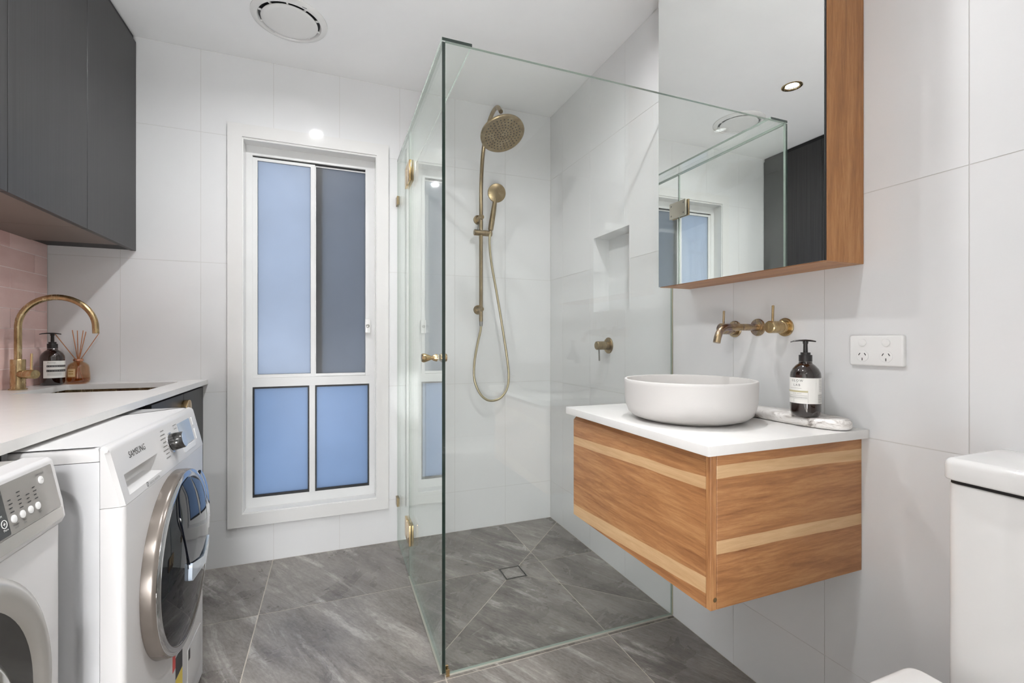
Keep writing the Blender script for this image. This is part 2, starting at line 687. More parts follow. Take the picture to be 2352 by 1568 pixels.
def slabx(poly, x0, x1, r=0.0, seg=3, plane='x'):
    """Upright plate from an outline: plane 'x' takes (y, z), plane 'y' takes (x, z); rim rounded at the x1 end."""
    bm = bmesh.new()
    sg = 1 if x1 > x0 else -1

    def P(a, b, d):
        return (d, a, b) if plane == 'x' else (a, d, b)
    rings = [[P(a, b, x0) for a, b in poly]]
    if r:
        rings.append([P(a, b, x1 - sg * r) for a, b in poly])
        for k in range(1, seg + 1):
            t = PI / 2 * k / seg
            rings.append([P(a, b, x1 - sg * r + sg * r * math.sin(t)) for a, b in inset2(poly, r * (1 - math.cos(t)))])
    else:
        rings.append([P(a, b, x1) for a, b in poly])
    loft(bm, rings)
    return bm


def rect(a0, a1, b0, b1):
    return [(a0, b0), (a1, b0), (a1, b1), (a0, b1)]


def circle(ca, cb, r, n=32, t0=0.0, t1=2 * PI):
    full = abs(t1 - t0 - 2 * PI) < 1e-6
    return [(ca + r * math.cos(t0 + (t1 - t0) * i / (n if full else n - 1)),
             cb + r * math.sin(t0 + (t1 - t0) * i / (n if full else n - 1))) for i in range(n)]


def text(name, body, origin, right, up, size, mat, parent, align='LEFT', wrap=None, spacing=1.0, depth=0.0004):
    """Printed lettering as thin geometry. wrap = (axis point, radius) bends it round an upright bottle."""
    cu = bpy.data.curves.new(name, 'FONT')
    cu.body = body
    cu.size = size
    cu.align_x = align
    cu.space_character = spacing
    cu.resolution_u = 3
    tmp = bpy.data.objects.new(name + '_tmp', cu)
    COL.objects.link(tmp)
    dg = bpy.context.evaluated_depsgraph_get()
    me = bpy.data.meshes.new_from_object(tmp.evaluated_get(dg))
    bm = bmesh.new()
    bm.from_mesh(me)
    bpy.data.objects.remove(tmp)
    bpy.data.curves.remove(cu)
    bpy.data.meshes.remove(me)
    if not bm.verts:
        bm.free()
        return None
    o, R, U = Vector(origin), Vector(right).normalized(), Vector(up).normalized()
    N = R.cross(U).normalized()
    for v in bm.verts:
        x, y = v.co.x, v.co.y
        if wrap:
            (cx, cy), rad, a0 = wrap
            a = a0 + x / rad
            v.co = Vector((cx + rad * math.cos(a), cy + rad * math.sin(a), o.z + y))
        else:
            v.co = o + R * x + U * y + N * depth
    ob = mk(name, bm, mat, parent, smooth=0, recalc=False)
    return ob


def dash_group(name, rects, origin, right, up, mat, parent, depth=0.0004):
    """Small printed marks (x0, x1, y0, y1) lying on a plane."""
    bm = bmesh.new()
    o, R, U = Vector(origin), Vector(right).normalized(), Vector(up).normalized()
    N = R.cross(U).normalized()
    for x0, x1, y0, y1 in rects:
        bm.faces.new([bm.verts.new(o + R * x + U * y + N * depth) for x, y in ((x0, y0), (x1, y0), (x1, y1), (x0, y1))])
    return mk(name, bm, mat, parent, smooth=0, recalc=False)


# ------------------------------------------------------------------ tiles
def sub_rects(rc, hole):
    """A rectangle minus a rectangle, as rectangles."""
    a0, a1, b0, b1 = rc
    if hole is None:
        return [rc]
    h0, h1, g0, g1 = hole
    if h0 >= a1 or h1 <= a0 or g0 >= b1 or g1 <= b0:
        return [rc]
    out = []
    if h0 > a0:
        out.append((a0, h0, b0, b1))
    if h1 < a1:
        out.append((h1, a1, b0, b1))
    m0, m1 = max(a0, h0), min(a1, h1)
    if g0 > b0:
        out.append((m0, m1, b0, g0))
    if g1 < b1:
        out.append((m0, m1, g1, b1))
    return out


def spans(lo, hi, joints):
    e = [lo] + [j for j in sorted(joints) if lo + 0.002 < j < hi - 0.002] + [hi]
    return list(zip(e[:-1], e[1:]))


def tile_wall(parent, plane, face, sgn, a_spans, b_spans, mat, gap=0.0020, hole=None, name='wall_tile', depth=JG):
    """plane 'x': tiles in (y, z) at x = face; plane 'y': tiles in (x, z). The tile stands depth proud of the wall slab."""
    for (a0, a1) in a_spans:
        for (b0, b1) in b_spans:
            rc = (a0 + gap / 2, a1 - gap / 2, b0 + gap / 2, b1 - gap / 2)
            rs = sub_rects(rc, hole)
            if not rs:
                continue
            bm = bmesh.new()
            for r in rs:
                d0, d1 = sorted((face, face + sgn * depth))
                if plane == 'x':
                    box(bm, d0, d1, r[0], r[1], r[2], r[3])
                else:
                    box(bm, r[0], r[1], d0, d1, r[2], r[3])
            mk(name, bm, mat, parent, smooth=0)


ZJ = [0.22, 0.82, 1.42, 2.02]

# back wall, with the window opening
WIN = (-0.400, 0.225, 0.234, 2.022)
bw = mk('wall_back', boxes(*[(a, b, YB + JG, YB + 0.13, c, d) for a, b, c, d in sub_rects((XL - 0.1, XR + 0.1, -0.1, H + 0.1), WIN)]),
        M['grout'], smooth=0)
tag(bw, 'white tiled wall around the tall frosted window', 'wall', kind='structure')
xj = [-0.860 + 0.299 * k for k in range(-1, 8)]
tile_wall(bw, 'y', YB, 1, spans(XL, XR, xj), spans(0.0, H, ZJ), M['tile'], hole=WIN)

# right wall, with the shower niche
NI = (1.705, 2.014, 1.195, 1.576)
ND = 0.095
rw_b = [(XR + JG, XR + 0.14, a, b, c, d) for a, b, c, d in sub_rects((YF - 0.1, YB, -0.1, H + 0.1), NI)]
rw = mk('wall_right', boxes(*rw_b, (XR + ND, XR + 0.14, NI[0], NI[1], NI[2], NI[3])), M['grout'], smooth=0)
tag(rw, 'white tiled wall behind the vanity with a shower niche', 'wall', kind='structure')
yj = [0.543 + 0.3 * k for k in range(-4, 8)]
tile_wall(rw, 'x', XR, 1, spans(YF, YB, yj), spans(0.0, H, ZJ), M['tile'], hole=NI)
nb = bmesh.new()
y0, y1, z0, z1 = NI
t_ = 0.006
box(nb, XR + ND - t_, XR + ND, y0, y1, z0, z1)
box(nb, XR - 0.0005, XR + ND - t_, y0, y0 + t_, z0, z1)
box(nb, XR - 0.0005, XR + ND - t_, y1 - t_, y1, z0, z1)
box(nb, XR - 0.0005, XR + ND - t_, y0 + t_, y1 - t_, z0, z0 + t_)
box(nb, XR - 0.0005, XR + ND - t_, y0 + t_, y1 - t_, z1 - t_, z1)
mk('niche_lining', nb, M['tile'], rw, smooth=0)

# left wall with the pink splashback
BENCH_Z = 0.880
BENCH_Y0 = 0.44
lw_ = mk('wall_left', boxes((XL - 0.12, XL - JG, YF - 0.1, YB, -0.1, H + 0.1)), M['pink_grout'], smooth=0)
tag(lw_, 'laundry wall with a pink glazed tile splashback', 'wall', kind='structure')
RH = 0.0745
for k in range(8):
    jt = [2.41 - 0.3 * i for i in range(8)] if k % 2 == 0 else [2.26 - 0.3 * i for i in range(8)]
    zt = min(BENCH_Z + RH * (k + 1), 1.470)
    tile_wall(lw_, 'x', XL, -1, spans(BENCH_Y0, YB - 0.001, jt), [(BENCH_Z + RH * k, zt)], M['pink'], gap=0.003,
              name='splashback_tile')
pl = boxes((XL - JG, XL, BENCH_Y0, YB, 0.0, BENCH_Z - 0.02), (XL - JG, XL, BENCH_Y0, YB, 1.472, H),
           (XL - JG, XL, YF, BENCH_Y0, 0.0, H))
mk('plaster', pl, M['paint'], lw_, smooth=0)

# rear wall with the entry doorway, and the hall beyond
DX0, DX1, DZ = -0.80, 0.04, 2.05
rear = mk('wall_rear', boxes(*[(a, b, YF - 0.1, YF, c, d) for a, b, c, d in sub_rects((XL, XR, 0.0, H), (DX0, DX1, -0.2, DZ))]),
          M['paint'], smooth=0)
tag(rear, 'white wall with the entry doorway behind the toilet', 'wall', kind='structure')
hall = mk('wall_hall', boxes((-1.6, 1.0, -2.0, -1.9, 0, H), (-1.7, -1.6, -2.0, YF - 0.1, 0, H), (1.0, 1.1, -2.0, YF - 0.1, 0, H),
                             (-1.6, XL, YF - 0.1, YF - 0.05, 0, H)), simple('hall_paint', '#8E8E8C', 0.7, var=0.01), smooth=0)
tag(hall, 'grey hallway walls outside the entry door', 'wall', kind='structure')
hf = mk('floor_hall', boxes((-1.7, 1.1, -2.0, YF - 0.1, -0.1, 0.0)), simple('pale_timber_floor', '#B4AFA8', 0.4, var=0.12), smooth=0)
tag(hf, 'timber hallway floor outside the entry door', 'floor', kind='structure')
df_ = mk('trim_1', boxes((DX0 - 0.065, DX0, YF, YF + 0.016, 0, DZ + 0.065), (DX1, DX1 + 0.065, YF, YF + 0.016, 0, DZ + 0.065),
                         (DX0, DX1, YF, YF + 0.016, DZ, DZ + 0.065)), M['gloss'], smooth=0)
tag(df_, 'white architrave around the entry doorway', 'trim', kind='structure')

# ceiling, with the downlight recesses
LIGHTS = [(-0.095, 1.730, 'recessed downlight seen in the mirror above the fan'),
          (-0.145, 0.610, 'recessed downlight in the ceiling over the room centre'),
          (0.830, 1.060, 'recessed downlight in the ceiling over the vanity')]
LR, LD = 0.034, 0.008
cr_ = [(-1.75, XR + 0.14, -2.05, YB + 0.13)]
for lx, ly, _l in LIGHTS:
    cr_ = [q for r in cr_ for q in sub_rects(r, (lx - LR, lx + LR, ly - LR, ly + LR))]
ce = mk('ceiling', boxes(*[(a, b, c, d, H, H + 0.1) for a, b, c, d in cr_]), M['ceiling'], smooth=0)
tag(ce, 'flat white painted ceiling', 'ceiling', kind='structure')


# floor with tiles
def clip(poly, n, c):
    """Keep the part of a convex polygon where n.p <= c."""
    out = []
    k = len(poly)
    for i in range(k):
        p, q = poly[i], poly[(i + 1) % k]
        dp, dq = n[0] * p[0] + n[1] * p[1] - c, n[0] * q[0] + n[1] * q[1] - c
        if dp <= 0:
            out.append(p)
        if (dp < 0 < dq) or (dq < 0 < dp):
            t = dp / (dp - dq)
            out.append((p[0] + (q[0] - p[0]) * t, p[1] + (q[1] - p[1]) * t))
    return out


def area2(poly):
    return 0.5 * sum(poly[i][0] * poly[(i + 1) % len(poly)][1] - poly[(i + 1) % len(poly)][0] * poly[i][1] for i in range(len(poly)))


def shrink(poly, d):
    if len(poly) < 3:
        return []
    if area2(poly) < 0:
        poly = poly[::-1]
    out = poly
    k = len(poly)
    for i in range(k):
        p, q = poly[i], poly[(i + 1) % k]
        ex, ey = q[0] - p[0], q[1] - p[1]
        L = math.hypot(ex, ey)
        if L < 1e-6:
            continue
        nx, ny = ey / L, -ex / L
        out = clip(out, (nx, ny), nx * p[0] + ny * p[1] - d)
        if len(out) < 3:
            return []
    return out


FD = 0.0006
fl = mk('floor', boxes((XL - 0.12, XR + 0.14, YF - 0.1, YB + 0.13, -0.1, -FD)), M['floor_grout'], smooth=0)
tag(fl, 'dark grey slate-look tiled floor with shower falls', 'floor', kind='structure')
GX, GY = 0.323, 1.432                         # outer faces of the shower screen
DRX, DRY, DRH = 0.770, 1.963, 0.052
xe = [XL] + [-0.861, -0.264, 0.333, 0.930] + [XR]
ye = [YF] + [0.215, 0.815, 1.418, 2.015] + [YB]
dia = [((1, 1), DRX + DRY), ((1, -1), DRX - DRY)]
for i in range(len(xe) - 1):
    for j in range(len(ye) - 1):
        polys = [rect(xe[i], xe[i + 1], ye[j], ye[j + 1])]
        if xe[i] > 0.3 and ye[j] > 1.4:       # falls cut to the drain inside the shower
            for n, c in dia:
                nxt = []
                for p in polys:
                    nxt.append(clip(p, n, c))
                    nxt.append(clip(p, (-n[0], -n[1]), -c))
                polys = [p for p in nxt if len(p) >= 3 and abs(area2(p)) > 1e-4]
        for p in polys:
            p = shrink(p, 0.0017)
            if len(p) < 3:
                continue
            h = DRH
            parts = [clip(p, (1, 0), DRX - h), clip(p, (-1, 0), -(DRX + h))]
            mid = clip(clip(p, (-1, 0), -(DRX - h)), (1, 0), DRX + h)
            if len(mid) >= 3:
                parts += [clip(mid, (0, 1), DRY - h), clip(mid, (0, -1), -(DRY + h))]
            parts = [q for q in parts if len(q) >= 3 and abs(area2(q)) > 1e-6]
            if not parts:
                continue
            bm = bmesh.new()
            for q in parts:
                if area2(q) < 0:
                    q = q[::-1]
                loft(bm, [[(x, y, -FD) for x, y in q], [(x, y, 0.0) for x, y in q]])
            mk('floor_tile', bm, M['slate'], fl, smooth=0)

# ------------------------------------------------------------------ window
W = empty('window_1', (-0.088, YB, 0.178), 'tall white window with four blue frosted panes', 'window', kind='structure')
YA = YB - 0.016


def ringframe(a0, a1, b0, b1, wa, wb0, wb1, d0, d1):
    """Rectangular frame in the window plane: side width wa, bottom wb0, top wb1."""
    return [(a0, a0 + wa, d0, d1, b0, b1), (a1 - wa, a1, d0, d1, b0, b1),
            (a0 + wa, a1 - wa, d0, d1, b0, b0 + wb0), (a0 + wa, a1 - wa, d0, d1, b1 - wb1, b1)]


mk('architrave', boxes(*ringframe(-0.453, 0.277, 0.181, 2.080, 0.060, 0.060, 0.060, YA, YB)), M['gloss'], W, smooth=0)
mk('reveal', boxes(*ringframe(-0.400, 0.225, 0.234, 2.022, 0.012, 0.012, 0.012, YB - 0.010, YB + 0.125)), M['gloss'], W, smooth=0)
Y1 = YB + 0.058
fr = boxes(*ringframe(-0.388, 0.213, 0.246, 2.010, 0.028, 0.046, 0.046, Y1, Y1 + 0.06),
           (-0.360, 0.185, Y1, Y1 + 0.06, 0.832, 0.876))
box(fr, -0.106, -0.079, Y1 - 0.004, Y1 + 0.03, 0.292, 0.832)
mk('frame', fr, M['alu'], W, smooth=0)
# head and sill tracks
mk('head_track', boxes((-0.360, 0.185, Y1 + 0.012, Y1 + 0.05, 1.956, 1.964)), M['black'], W, smooth=0)
# sliding sash, left
ls = mk('sash', boxes(*ringframe(-0.360, -0.079, 0.8765, 1.956, 0.021, 0.016, 0.014, Y1 + 0.004, Y1 + 0.022)), M['alu'], W, smooth=0)
mk('pane', boxes((-0.339, -0.100, Y1 + 0.011, Y1 + 0.015, 0.8925, 1.942)), M['frost'], ls, smooth=0)
mk('gasket', boxes(*ringframe(-0.341, -0.098, 0.8905, 1.944, 0.003, 0.003, 0.003, Y1 + 0.0095, Y1 + 0.0107)), M['black'], ls, smooth=0)
# fixed sash, right
rs_ = mk('sash', boxes(*ringframe(-0.079, 0.185, 0.8765, 1.964, 0.004, 0.014, 0.014, Y1 + 0.016, Y1 + 0.032),
                       (0.166, 0.185, Y1 - 0.004, Y1 + 0.032, 0.8765, 1.964)), M['alu'], W, smooth=0)
mk('pane', boxes((-0.075, 0.166, Y1 + 0.022, Y1 + 0.026, 0.8905, 1.950)), M['frost'], rs_, smooth=0)
mk('insect_screen', boxes((-0.077, 0.183, Y1 + 0.048, Y1 + 0.049, 0.880, 1.960)), M['mesh'], rs_, smooth=0)
mk('meeting_stile', boxes((-0.079, -0.046, Y1 + 0.0275, Y1 + 0.047, 0.8770, 1.9500)), M['black'], rs_, smooth=0)
# lower fixed lights
for a0, a1 in ((-0.360, -0.106), (-0.079, 0.185)):
    g = mk('gasket', boxes(*ringframe(a0, a1, 0.292, 0.832, 0.007, 0.012, 0.009, Y1 + 0.002, Y1 + 0.014)), M['black'], W, smooth=0)
    mk('pane', boxes((a0 + 0.007, a1 - 0.007, Y1 + 0.009, Y1 + 0.013, 0.304, 0.823)), M['frost_low'], g, smooth=0)
lt = mk('latch', bbox(0.163, 0.191, Y1 - 0.022, Y1 - 0.004, 1.100, 1.172, 0.004), M['plastic'], W)
mk('lock_barrel', lathed((0.177, Y1 - 0.022, 1.137), (0, -1, 0), [(0.0085, 0), (0.0085, 0.003), (0.006, 0.004), (0.0, 0.004)], 20), M['steel'], lt)

# ------------------------------------------------------------------ shower screen
TOPG = 2.003
GT = 0.010


def pane_box(x0, x1, y0, y1, z0, z1, thin):
    """Glass sheet: the two big faces clear, the four narrow edges show the green of the glass."""
    bm = bmesh.new()
    fs = box(bm, x0, x1, y0, y1, z0, z1)
    axis = {'x': 0, 'y': 1, 'z': 2}[thin]
    bm.normal_update()
    for f in fs:
        f.material_index = 0 if abs(f.normal[axis]) > 0.9 else (2 if f.normal.y < -0.9 else 1)
    return bm


S = empty('shower_screen', (0.77, GY, 0), 'frameless clear glass shower screen beside the oak vanity', 'shower screen')
GM = [M['glass'], M['edge_pale'], M['glass_edge']]
mk('front_panel', pane_box(GX + GT + 0.001, XR - 0.0015, GY, GY + GT, 0.004, TOPG, 'y'), GM, S, smooth=0)
mk('return_panel', pane_box(GX, GX + GT, 2.098, YB - 0.0015, 0.004, TOPG - 0.004, 'x'), GM, S, smooth=0)
mk('header_panel', pane_box(GX, GX + 0.098, GY, YB - 0.0015, TOPG + 0.0005, TOPG + 0.0105, 'z'), GM, S, smooth=0)
mk('floor_channel', boxes((GX + GT, XR - 0.002, GY - 0.002, GY, 0.0, 0.005)), M['seal'], S, smooth=0)
mk('water_bar', boxes((GX - 0.004, GX + 0.012, GY + 0.012, 2.096, 0.0005, 0.005)), M['seal'], S, smooth=0)
mk('wall_seal', boxes((XR - 0.004, XR - 0.0005, GY - 0.0025, GY - 0.0002, 0.007, TOPG)), simple('clear_silicone', '#A9A58C', 0.4), S, smooth=0)
for z in (1.79, 0.217):
    br = mk('wall_bracket', boxes((GX - 0.007, GX - 0.0003, 2.452, YB - 0.001, z - 0.022, z + 0.022),
                                  (GX + GT + 0.0003, GX + GT + 0.007, 2.452, YB - 0.001, z - 0.022, z + 0.022)), M['brass'], S, smooth=0)
mk('corner_clip', boxes((GX + GT + 0.002, GX + GT + 0.013, GY + GT + 0.0002, GY + GT + 0.006, 0.0, 0.024), (GX + GT + 0.002, GX + GT + 0.013, GY - 0.0055, GY - 0.0022, 0.0, 0.022)), M['gold'], S, smooth=0)

D = empty('shower_door', (GX, 1.77, 0), 'clear glass shower door with gold hinges and knob', 'shower door')
mk('door_panel', pane_box(GX, GX + GT, GY, 2.094, 0.010, TOPG - 0.004, 'x'), GM, D, smooth=0)
for zc in (1.802, 0.208):
    hg = mk('hinge', bbox(GX - 0.010, GX - 0.0003, 2.030, 2.094, zc - 0.045, zc + 0.045, 0.002), M['gold'], D)
    mk('hinge_leaf', bbox(GX - 0.010, GX - 0.0003, 2.0975, 2.160, zc - 0.045, zc + 0.045, 0.002), M['gold'], hg)
    mk('inner_plate', bbox(GX + GT + 0.0003, GX + GT + 0.010, 2.030, 2.160, zc - 0.045, zc + 0.045, 0.002), M['plate'], hg)
    pb = bmesh.new()
    for yy in (2.046, 2.144):
        for zz in (zc - 0.028, zc + 0.028):
            lathe(pb, (GX + GT + 0.010, yy, zz), (1, 0, 0), [(0.005, 0), (0.005, 0.0006), (0, 0.0006)], 12)
    mk('screws', pb, M['steel'], hg)
KY, KZ = 1.508, 1.002
kn = mk('knob', lathed((GX - 0.0002, KY, KZ), (-1, 0, 0), [(0.0125, 0), (0.0125, 0.002), (0.0095, 0.012), (0.0058, 0.017), (0.0075, 0.021), (0.0125, 0.033), (0.0148, 0.040), (0.0148, 0.047), (0.0125, 0.050), (0, 0.050)], 28), M['gold'], D)
mk('inner_knob', lathed((GX + GT + 0.0002, KY, KZ), (1, 0, 0), [(0.0125, 0), (0.0145, 0.004), (0.0148, 0.017), (0.0125, 0.022), (0, 0.022)], 28), M['gold'], kn)

# ------------------------------------------------------------------ shower set
RX, RY = 0.769, 2.440
T = empty('rail_shower', (RX, YB, 1.12), 'aged brass rail shower with overhead rose and looping hose', 'shower')
arm = [(RX, RY, 1.165), (RX, RY, 1.50), (RX, RY, 1.78)] + \
      spline([(RX, RY, 1.80), (RX, RY - 0.004, 1.93), (RX, RY - 0.035, 2.08), (RX, RY - 0.10, 2.178), (RX, RY - 0.19, 2.226), (RX, RY - 0.27, 2.222), (RX, RY - 0.322, 2.176)], 8)
mk('rail', tubem(arm, 0.0105, 18), M['brass'], T)
for z, ln in ((1.740, 0.075), (1.233, 0.072)):
    b = mk('wall_bracket', lathed((RX, YB - 0.0005, z), (0, -1, 0), [(0.0265, 0), (0.0265, 0.004), (0.024, 0.006), (0.0135, 0.0062), (0.0135, ln - 0.002), (0.0125, ln), (0, ln)], 28), M['brass'], T)
nrm = Vector((0.10, -math.sin(math.radians(27)), -math.cos(math.radians(27)))).normalized()
hc = Vector((RX + 0.006, 2.112, 2.066))
rose = bmesh.new()
lathe(rose, hc + nrm * 0.006, -nrm, [(0.0, 0.0), (0.106, 0.0), (0.110, 0.003), (0.110, 0.010), (0.104, 0.015), (0.055, 0.022), (0.024, 0.030), (0.018, 0.048), (0.016, 0.085), (0.012, 0.098), (0, 0.100)], 48)
rose_o = mk('shower_rose', rose, M['brass'], T)
u_, v_, a_ = frame_of(nrm)
nz_ = bmesh.new()
for k, (rad, cnt) in enumerate(((0.012, 6), (0.026, 12), (0.041, 18), (0.056, 22), (0.071, 26), (0.086, 30))):
    for i in range(cnt):
        an = 2 * PI * (i + 0.5 * (k % 2)) / cnt
        c = hc + nrm * 0.0058 + u_ * (rad * math.cos(an)) + v_ * (rad * math.sin(an))
        lathe(nz_, c, nrm, [(0.0033, 0), (0.0028, 0.0018), (0, 0.0018)], 7)
mk('nozzles', nz_, M['nozzle'], rose_o)
rose_o.children[0]['kind'] = 'stuff'
# slider with the hand shower
mk('slider', rodm((RX - 0.040, RY, 1.655), (RX + 0.062, RY, 1.655), 0.0165, 28, ch=0.002), M['brass'], T)
mk('slider_lever', rodm((RX - 0.020, RY, 1.670), (RX - 0.016, RY - 0.004, 1.700), 0.003, 10), M['steel'], T)
hb = Vector((0.820, RY - 0.012, 1.668))
ht = Vector((0.836, RY - 0.040, 1.822))
hs = mk('hand_shower', lathed(hb, ht - hb, [(0.008, -0.012), (0.009, 0.0), (0.0145, 0.006), (0.0155, 0.05), (0.014, 0.11), (0.012, 0.150), (0.012, (ht - hb).length + 0.02)], 24), M['brass'], T)
hn = Vector((-0.10, -0.95, -0.22)).normalized()
hcc = Vector((0.842, RY - 0.052, 1.868))
mk('spray_head', lathed(hcc + hn * 0.008, -hn, [(0.0, 0.0), (0.046, 0.0), (0.050, 0.002), (0.0505, 0.008), (0.044, 0.016), (0.020, 0.022), (0, 0.023)], 36), M['brass'], hs)
u_, v_, a_ = frame_of(hn)
nz_ = bmesh.new()
for k, (rad, cnt) in enumerate(((0.006, 6), (0.013, 12), (0.020, 16), (0.027, 20), (0.035, 24))):
    for i in range(cnt):
        an = 2 * PI * i / cnt
        lathe(nz_, hcc + hn * 0.0078 + u_ * (rad * math.cos(an)) + v_ * (rad * math.sin(an)), hn, [(0.0012, 0), (0.001, 0.001), (0, 0.001)], 6)
no = mk('spray_nozzles', nz_, M['nozzle'], hs)
no['kind'] = 'stuff'
mk('hose_connector', lathed((RX, RY, 1.168), (0, 0, -1), [(0.0105, 0), (0.009, 0.004), (0.009, 0.022), (0.007, 0.030), (0, 0.030)], 18), M['steel'], T)
hp = [(0.819, RY - 0.010, 1.660), (0.815, RY - 0.012, 1.600), (0.824, RY - 0.012, 1.500), (0.846, RY - 0.012, 1.380), (0.872, RY - 0.012, 1.240), (0.897, RY - 0.012, 1.095),
      (0.917, RY - 0.014, 0.965), (0.927, RY - 0.016, 0.862), (0.917, RY - 0.018, 0.795), (0.887, RY - 0.018, 0.748), (0.845, RY - 0.018, 0.728), (0.800, RY - 0.016, 0.732), (0.758, RY - 0.014, 0.770),
      (0.728, RY - 0.010, 0.845), (0.729, RY - 0.006, 0.935), (0.747, RY - 0.002, 1.035), (0.765, RY, 1.110), (0.769, RY, 1.148)]
mk('hose', tubem(spline(hp, 6), 0.0066, 12), M['hose'], T)


def mixer(name, y, z, label, lever, body=0.058, pr=0.037, br=0.0185, mat='brass', group=None):
    t = empty(name, (XR, y, z), label, 'tap', group)
    mk('cover_plate', lathed((XR - 0.0003, y, z), (-1, 0, 0), [(pr, 0), (pr, 0.003), (pr - 0.002, 0.005), (0, 0.005)], 36), M[mat], t)
    mk('handle', lathed((XR - 0.0055, y, z), (-1, 0, 0), [(br + 0.002, 0), (br + 0.002, 0.014), (br, 0.015), (br, 0.017), (br + 0.001, 0.018), (br + 0.001, body - 0.002), (br - 0.001, body), (0, body)], 32), M[mat], t)
    x = XR - 0.0055 - body + 0.014
    sg = -1 if lever < 0 else 1
    mk('lever', rodm((x, y, z + sg * (br - 0.004)), (x + 0.002, y, z + lever), 0.0035, 14, ch=0.0008), M[mat] if sg > 0 else M['steel'], t)
    return t


mixer('shower_mixer', 1.873, 1.036, 'brass shower mixer with a downward lever below the niche', -0.072, 0.062, 0.038, 0.019)

# drain
DRN = empty('floor_drain', (DRX, DRY, 0), 'square tile-insert drain in the shower floor', 'drain')
mk('frame', boxes(*[(a, b, c, d, -0.0006, 0.0008) for a, b, c, d in sub_rects((DRX - 0.0515, DRX + 0.0515, DRY - 0.0515, DRY + 0.0515), (DRX - 0.0485, DRX + 0.0485, DRY - 0.0485, DRY + 0.0485))]), M['steel'], DRN, smooth=0)
mk('gully', boxes((DRX - 0.0485, DRX + 0.0485, DRY - 0.0485, DRY + 0.0485, -0.0006, -0.0003)), M['black'], DRN, smooth=0)
mk('insert_rim', boxes(*[(a, b, c, d, -0.0003, 0.0007) for a, b, c, d in sub_rects((DRX - 0.0445, DRX + 0.0445, DRY - 0.0445, DRY + 0.0445), (DRX - 0.0425, DRX + 0.0425, DRY - 0.0425, DRY + 0.0425))]), M['steel'], DRN, smooth=0)
mk('tile_insert', boxes((DRX - 0.0425, DRX + 0.0425, DRY - 0.0425, DRY + 0.0425, -0.0003, 0.0004)), M['slate'], DRN, smooth=0)

# ------------------------------------------------------------------ vanity
VX, VY0, VY1, VZ0, VZ1, VT = 0.740, 0.750, 1.338, 0.490, 0.819, 0.841
V = empty('vanity_cabinet', ((VX + XR) / 2, (VY0 + VY1) / 2, VZ0), 'wall-hung oak vanity cabinet with one wide drawer', 'vanity')
mk('end_panel', bbox(VX + 0.0175, XR - 0.001, VY0, VY0 + 0.018, VZ0, VZ1, 0.0008, 1), M['wood_x'], V)
mk('far_panel', boxes((VX + 0.0175, XR - 0.001, VY1 - 0.018, VY1, VZ0, VZ1)), M['wood_x'], V, smooth=0)
mk('body', boxes((VX + 0.030, XR - 0.001, VY0 + 0.018, VY1 - 0.018, VZ0 + 0.001, VZ1 - 0.022)), M['wood_y'], V, smooth=0)
dr = bmesh.new()
prof = [(VX, VZ0), (VX + 0.016, VZ0), (VX + 0.016, VZ1 - 0.003), (VX, VZ1 - 0.019)]
loft(dr, [[(x, VY0 + 0.0135, z) for x, z in prof], [(x, VY1, z) for x, z in prof]])
dro = mk('drawer_front', dr, M['wood_y'], V, smooth=0)
mk('shadow_rail', boxes((VX + 0.0165, VX + 0.030, VY0 + 0.018, VY1 - 0.018, VZ1 - 0.030, VZ1)), M['wood_rail'], V, smooth=0)
mk('corner_strip', bbox(VX, VX + 0.0163, VY0, VY0 + 0.013, VZ0, VZ1, 0.0006, 1), M['wood_z'], V)
mk('screw_cap', lathed((VX + 0.0115, VY0, VZ0 + 0.022), (0, -1, 0), [(0.005, 0), (0.005, 0.0008), (0, 0.001)], 16), M['gold'], V)

vt = mk('vanity_benchtop', bbox(0.717, XR - 0.001, 0.732, 1.350, VZ1 + 0.0005, VT, 0.002), M['stone'])
tag(vt, 'white stone benchtop on the oak vanity', 'benchtop')

# basin
BX, BY, BR = 0.927, 1.020, 0.174
b = bmesh.new()
zb = VT + 0.0008
lathe(b, (BX, BY, zb), (0, 0, 1), [(0.0, 0.0), (0.122, 0.0), (0.128, 0.001), (0.132, 0.004), (0.150, 0.009), (0.163, 0.020), (0.1695, 0.038), (0.1730, 0.060), (BR, 0.100), (BR, 0.1075), (BR - 0.0015, 0.1095), (BR - 0.004, 0.110), (BR - 0.0065, 0.1092),
                                  (BR - 0.0075, 0.107), (0.1655, 0.085), (0.160, 0.055), (0.148, 0.032), (0.125, 0.020), (0.08, 0.015), (0.024, 0.013), (0.0, 0.013)], 72)
bo = empty('basin', (BX, BY, zb), 'round white vessel basin standing on the vanity top', 'basin')
mk('bowl', b, M['matte_ceramic'], bo, smooth=40)
mk('waste', lathed((BX, BY, zb + 0.0132), (0, 0, 1), [(0.030, 0), (0.030, 0.004), (0.026, 0.006), (0, 0.007)], 28), M['brass'], bo)

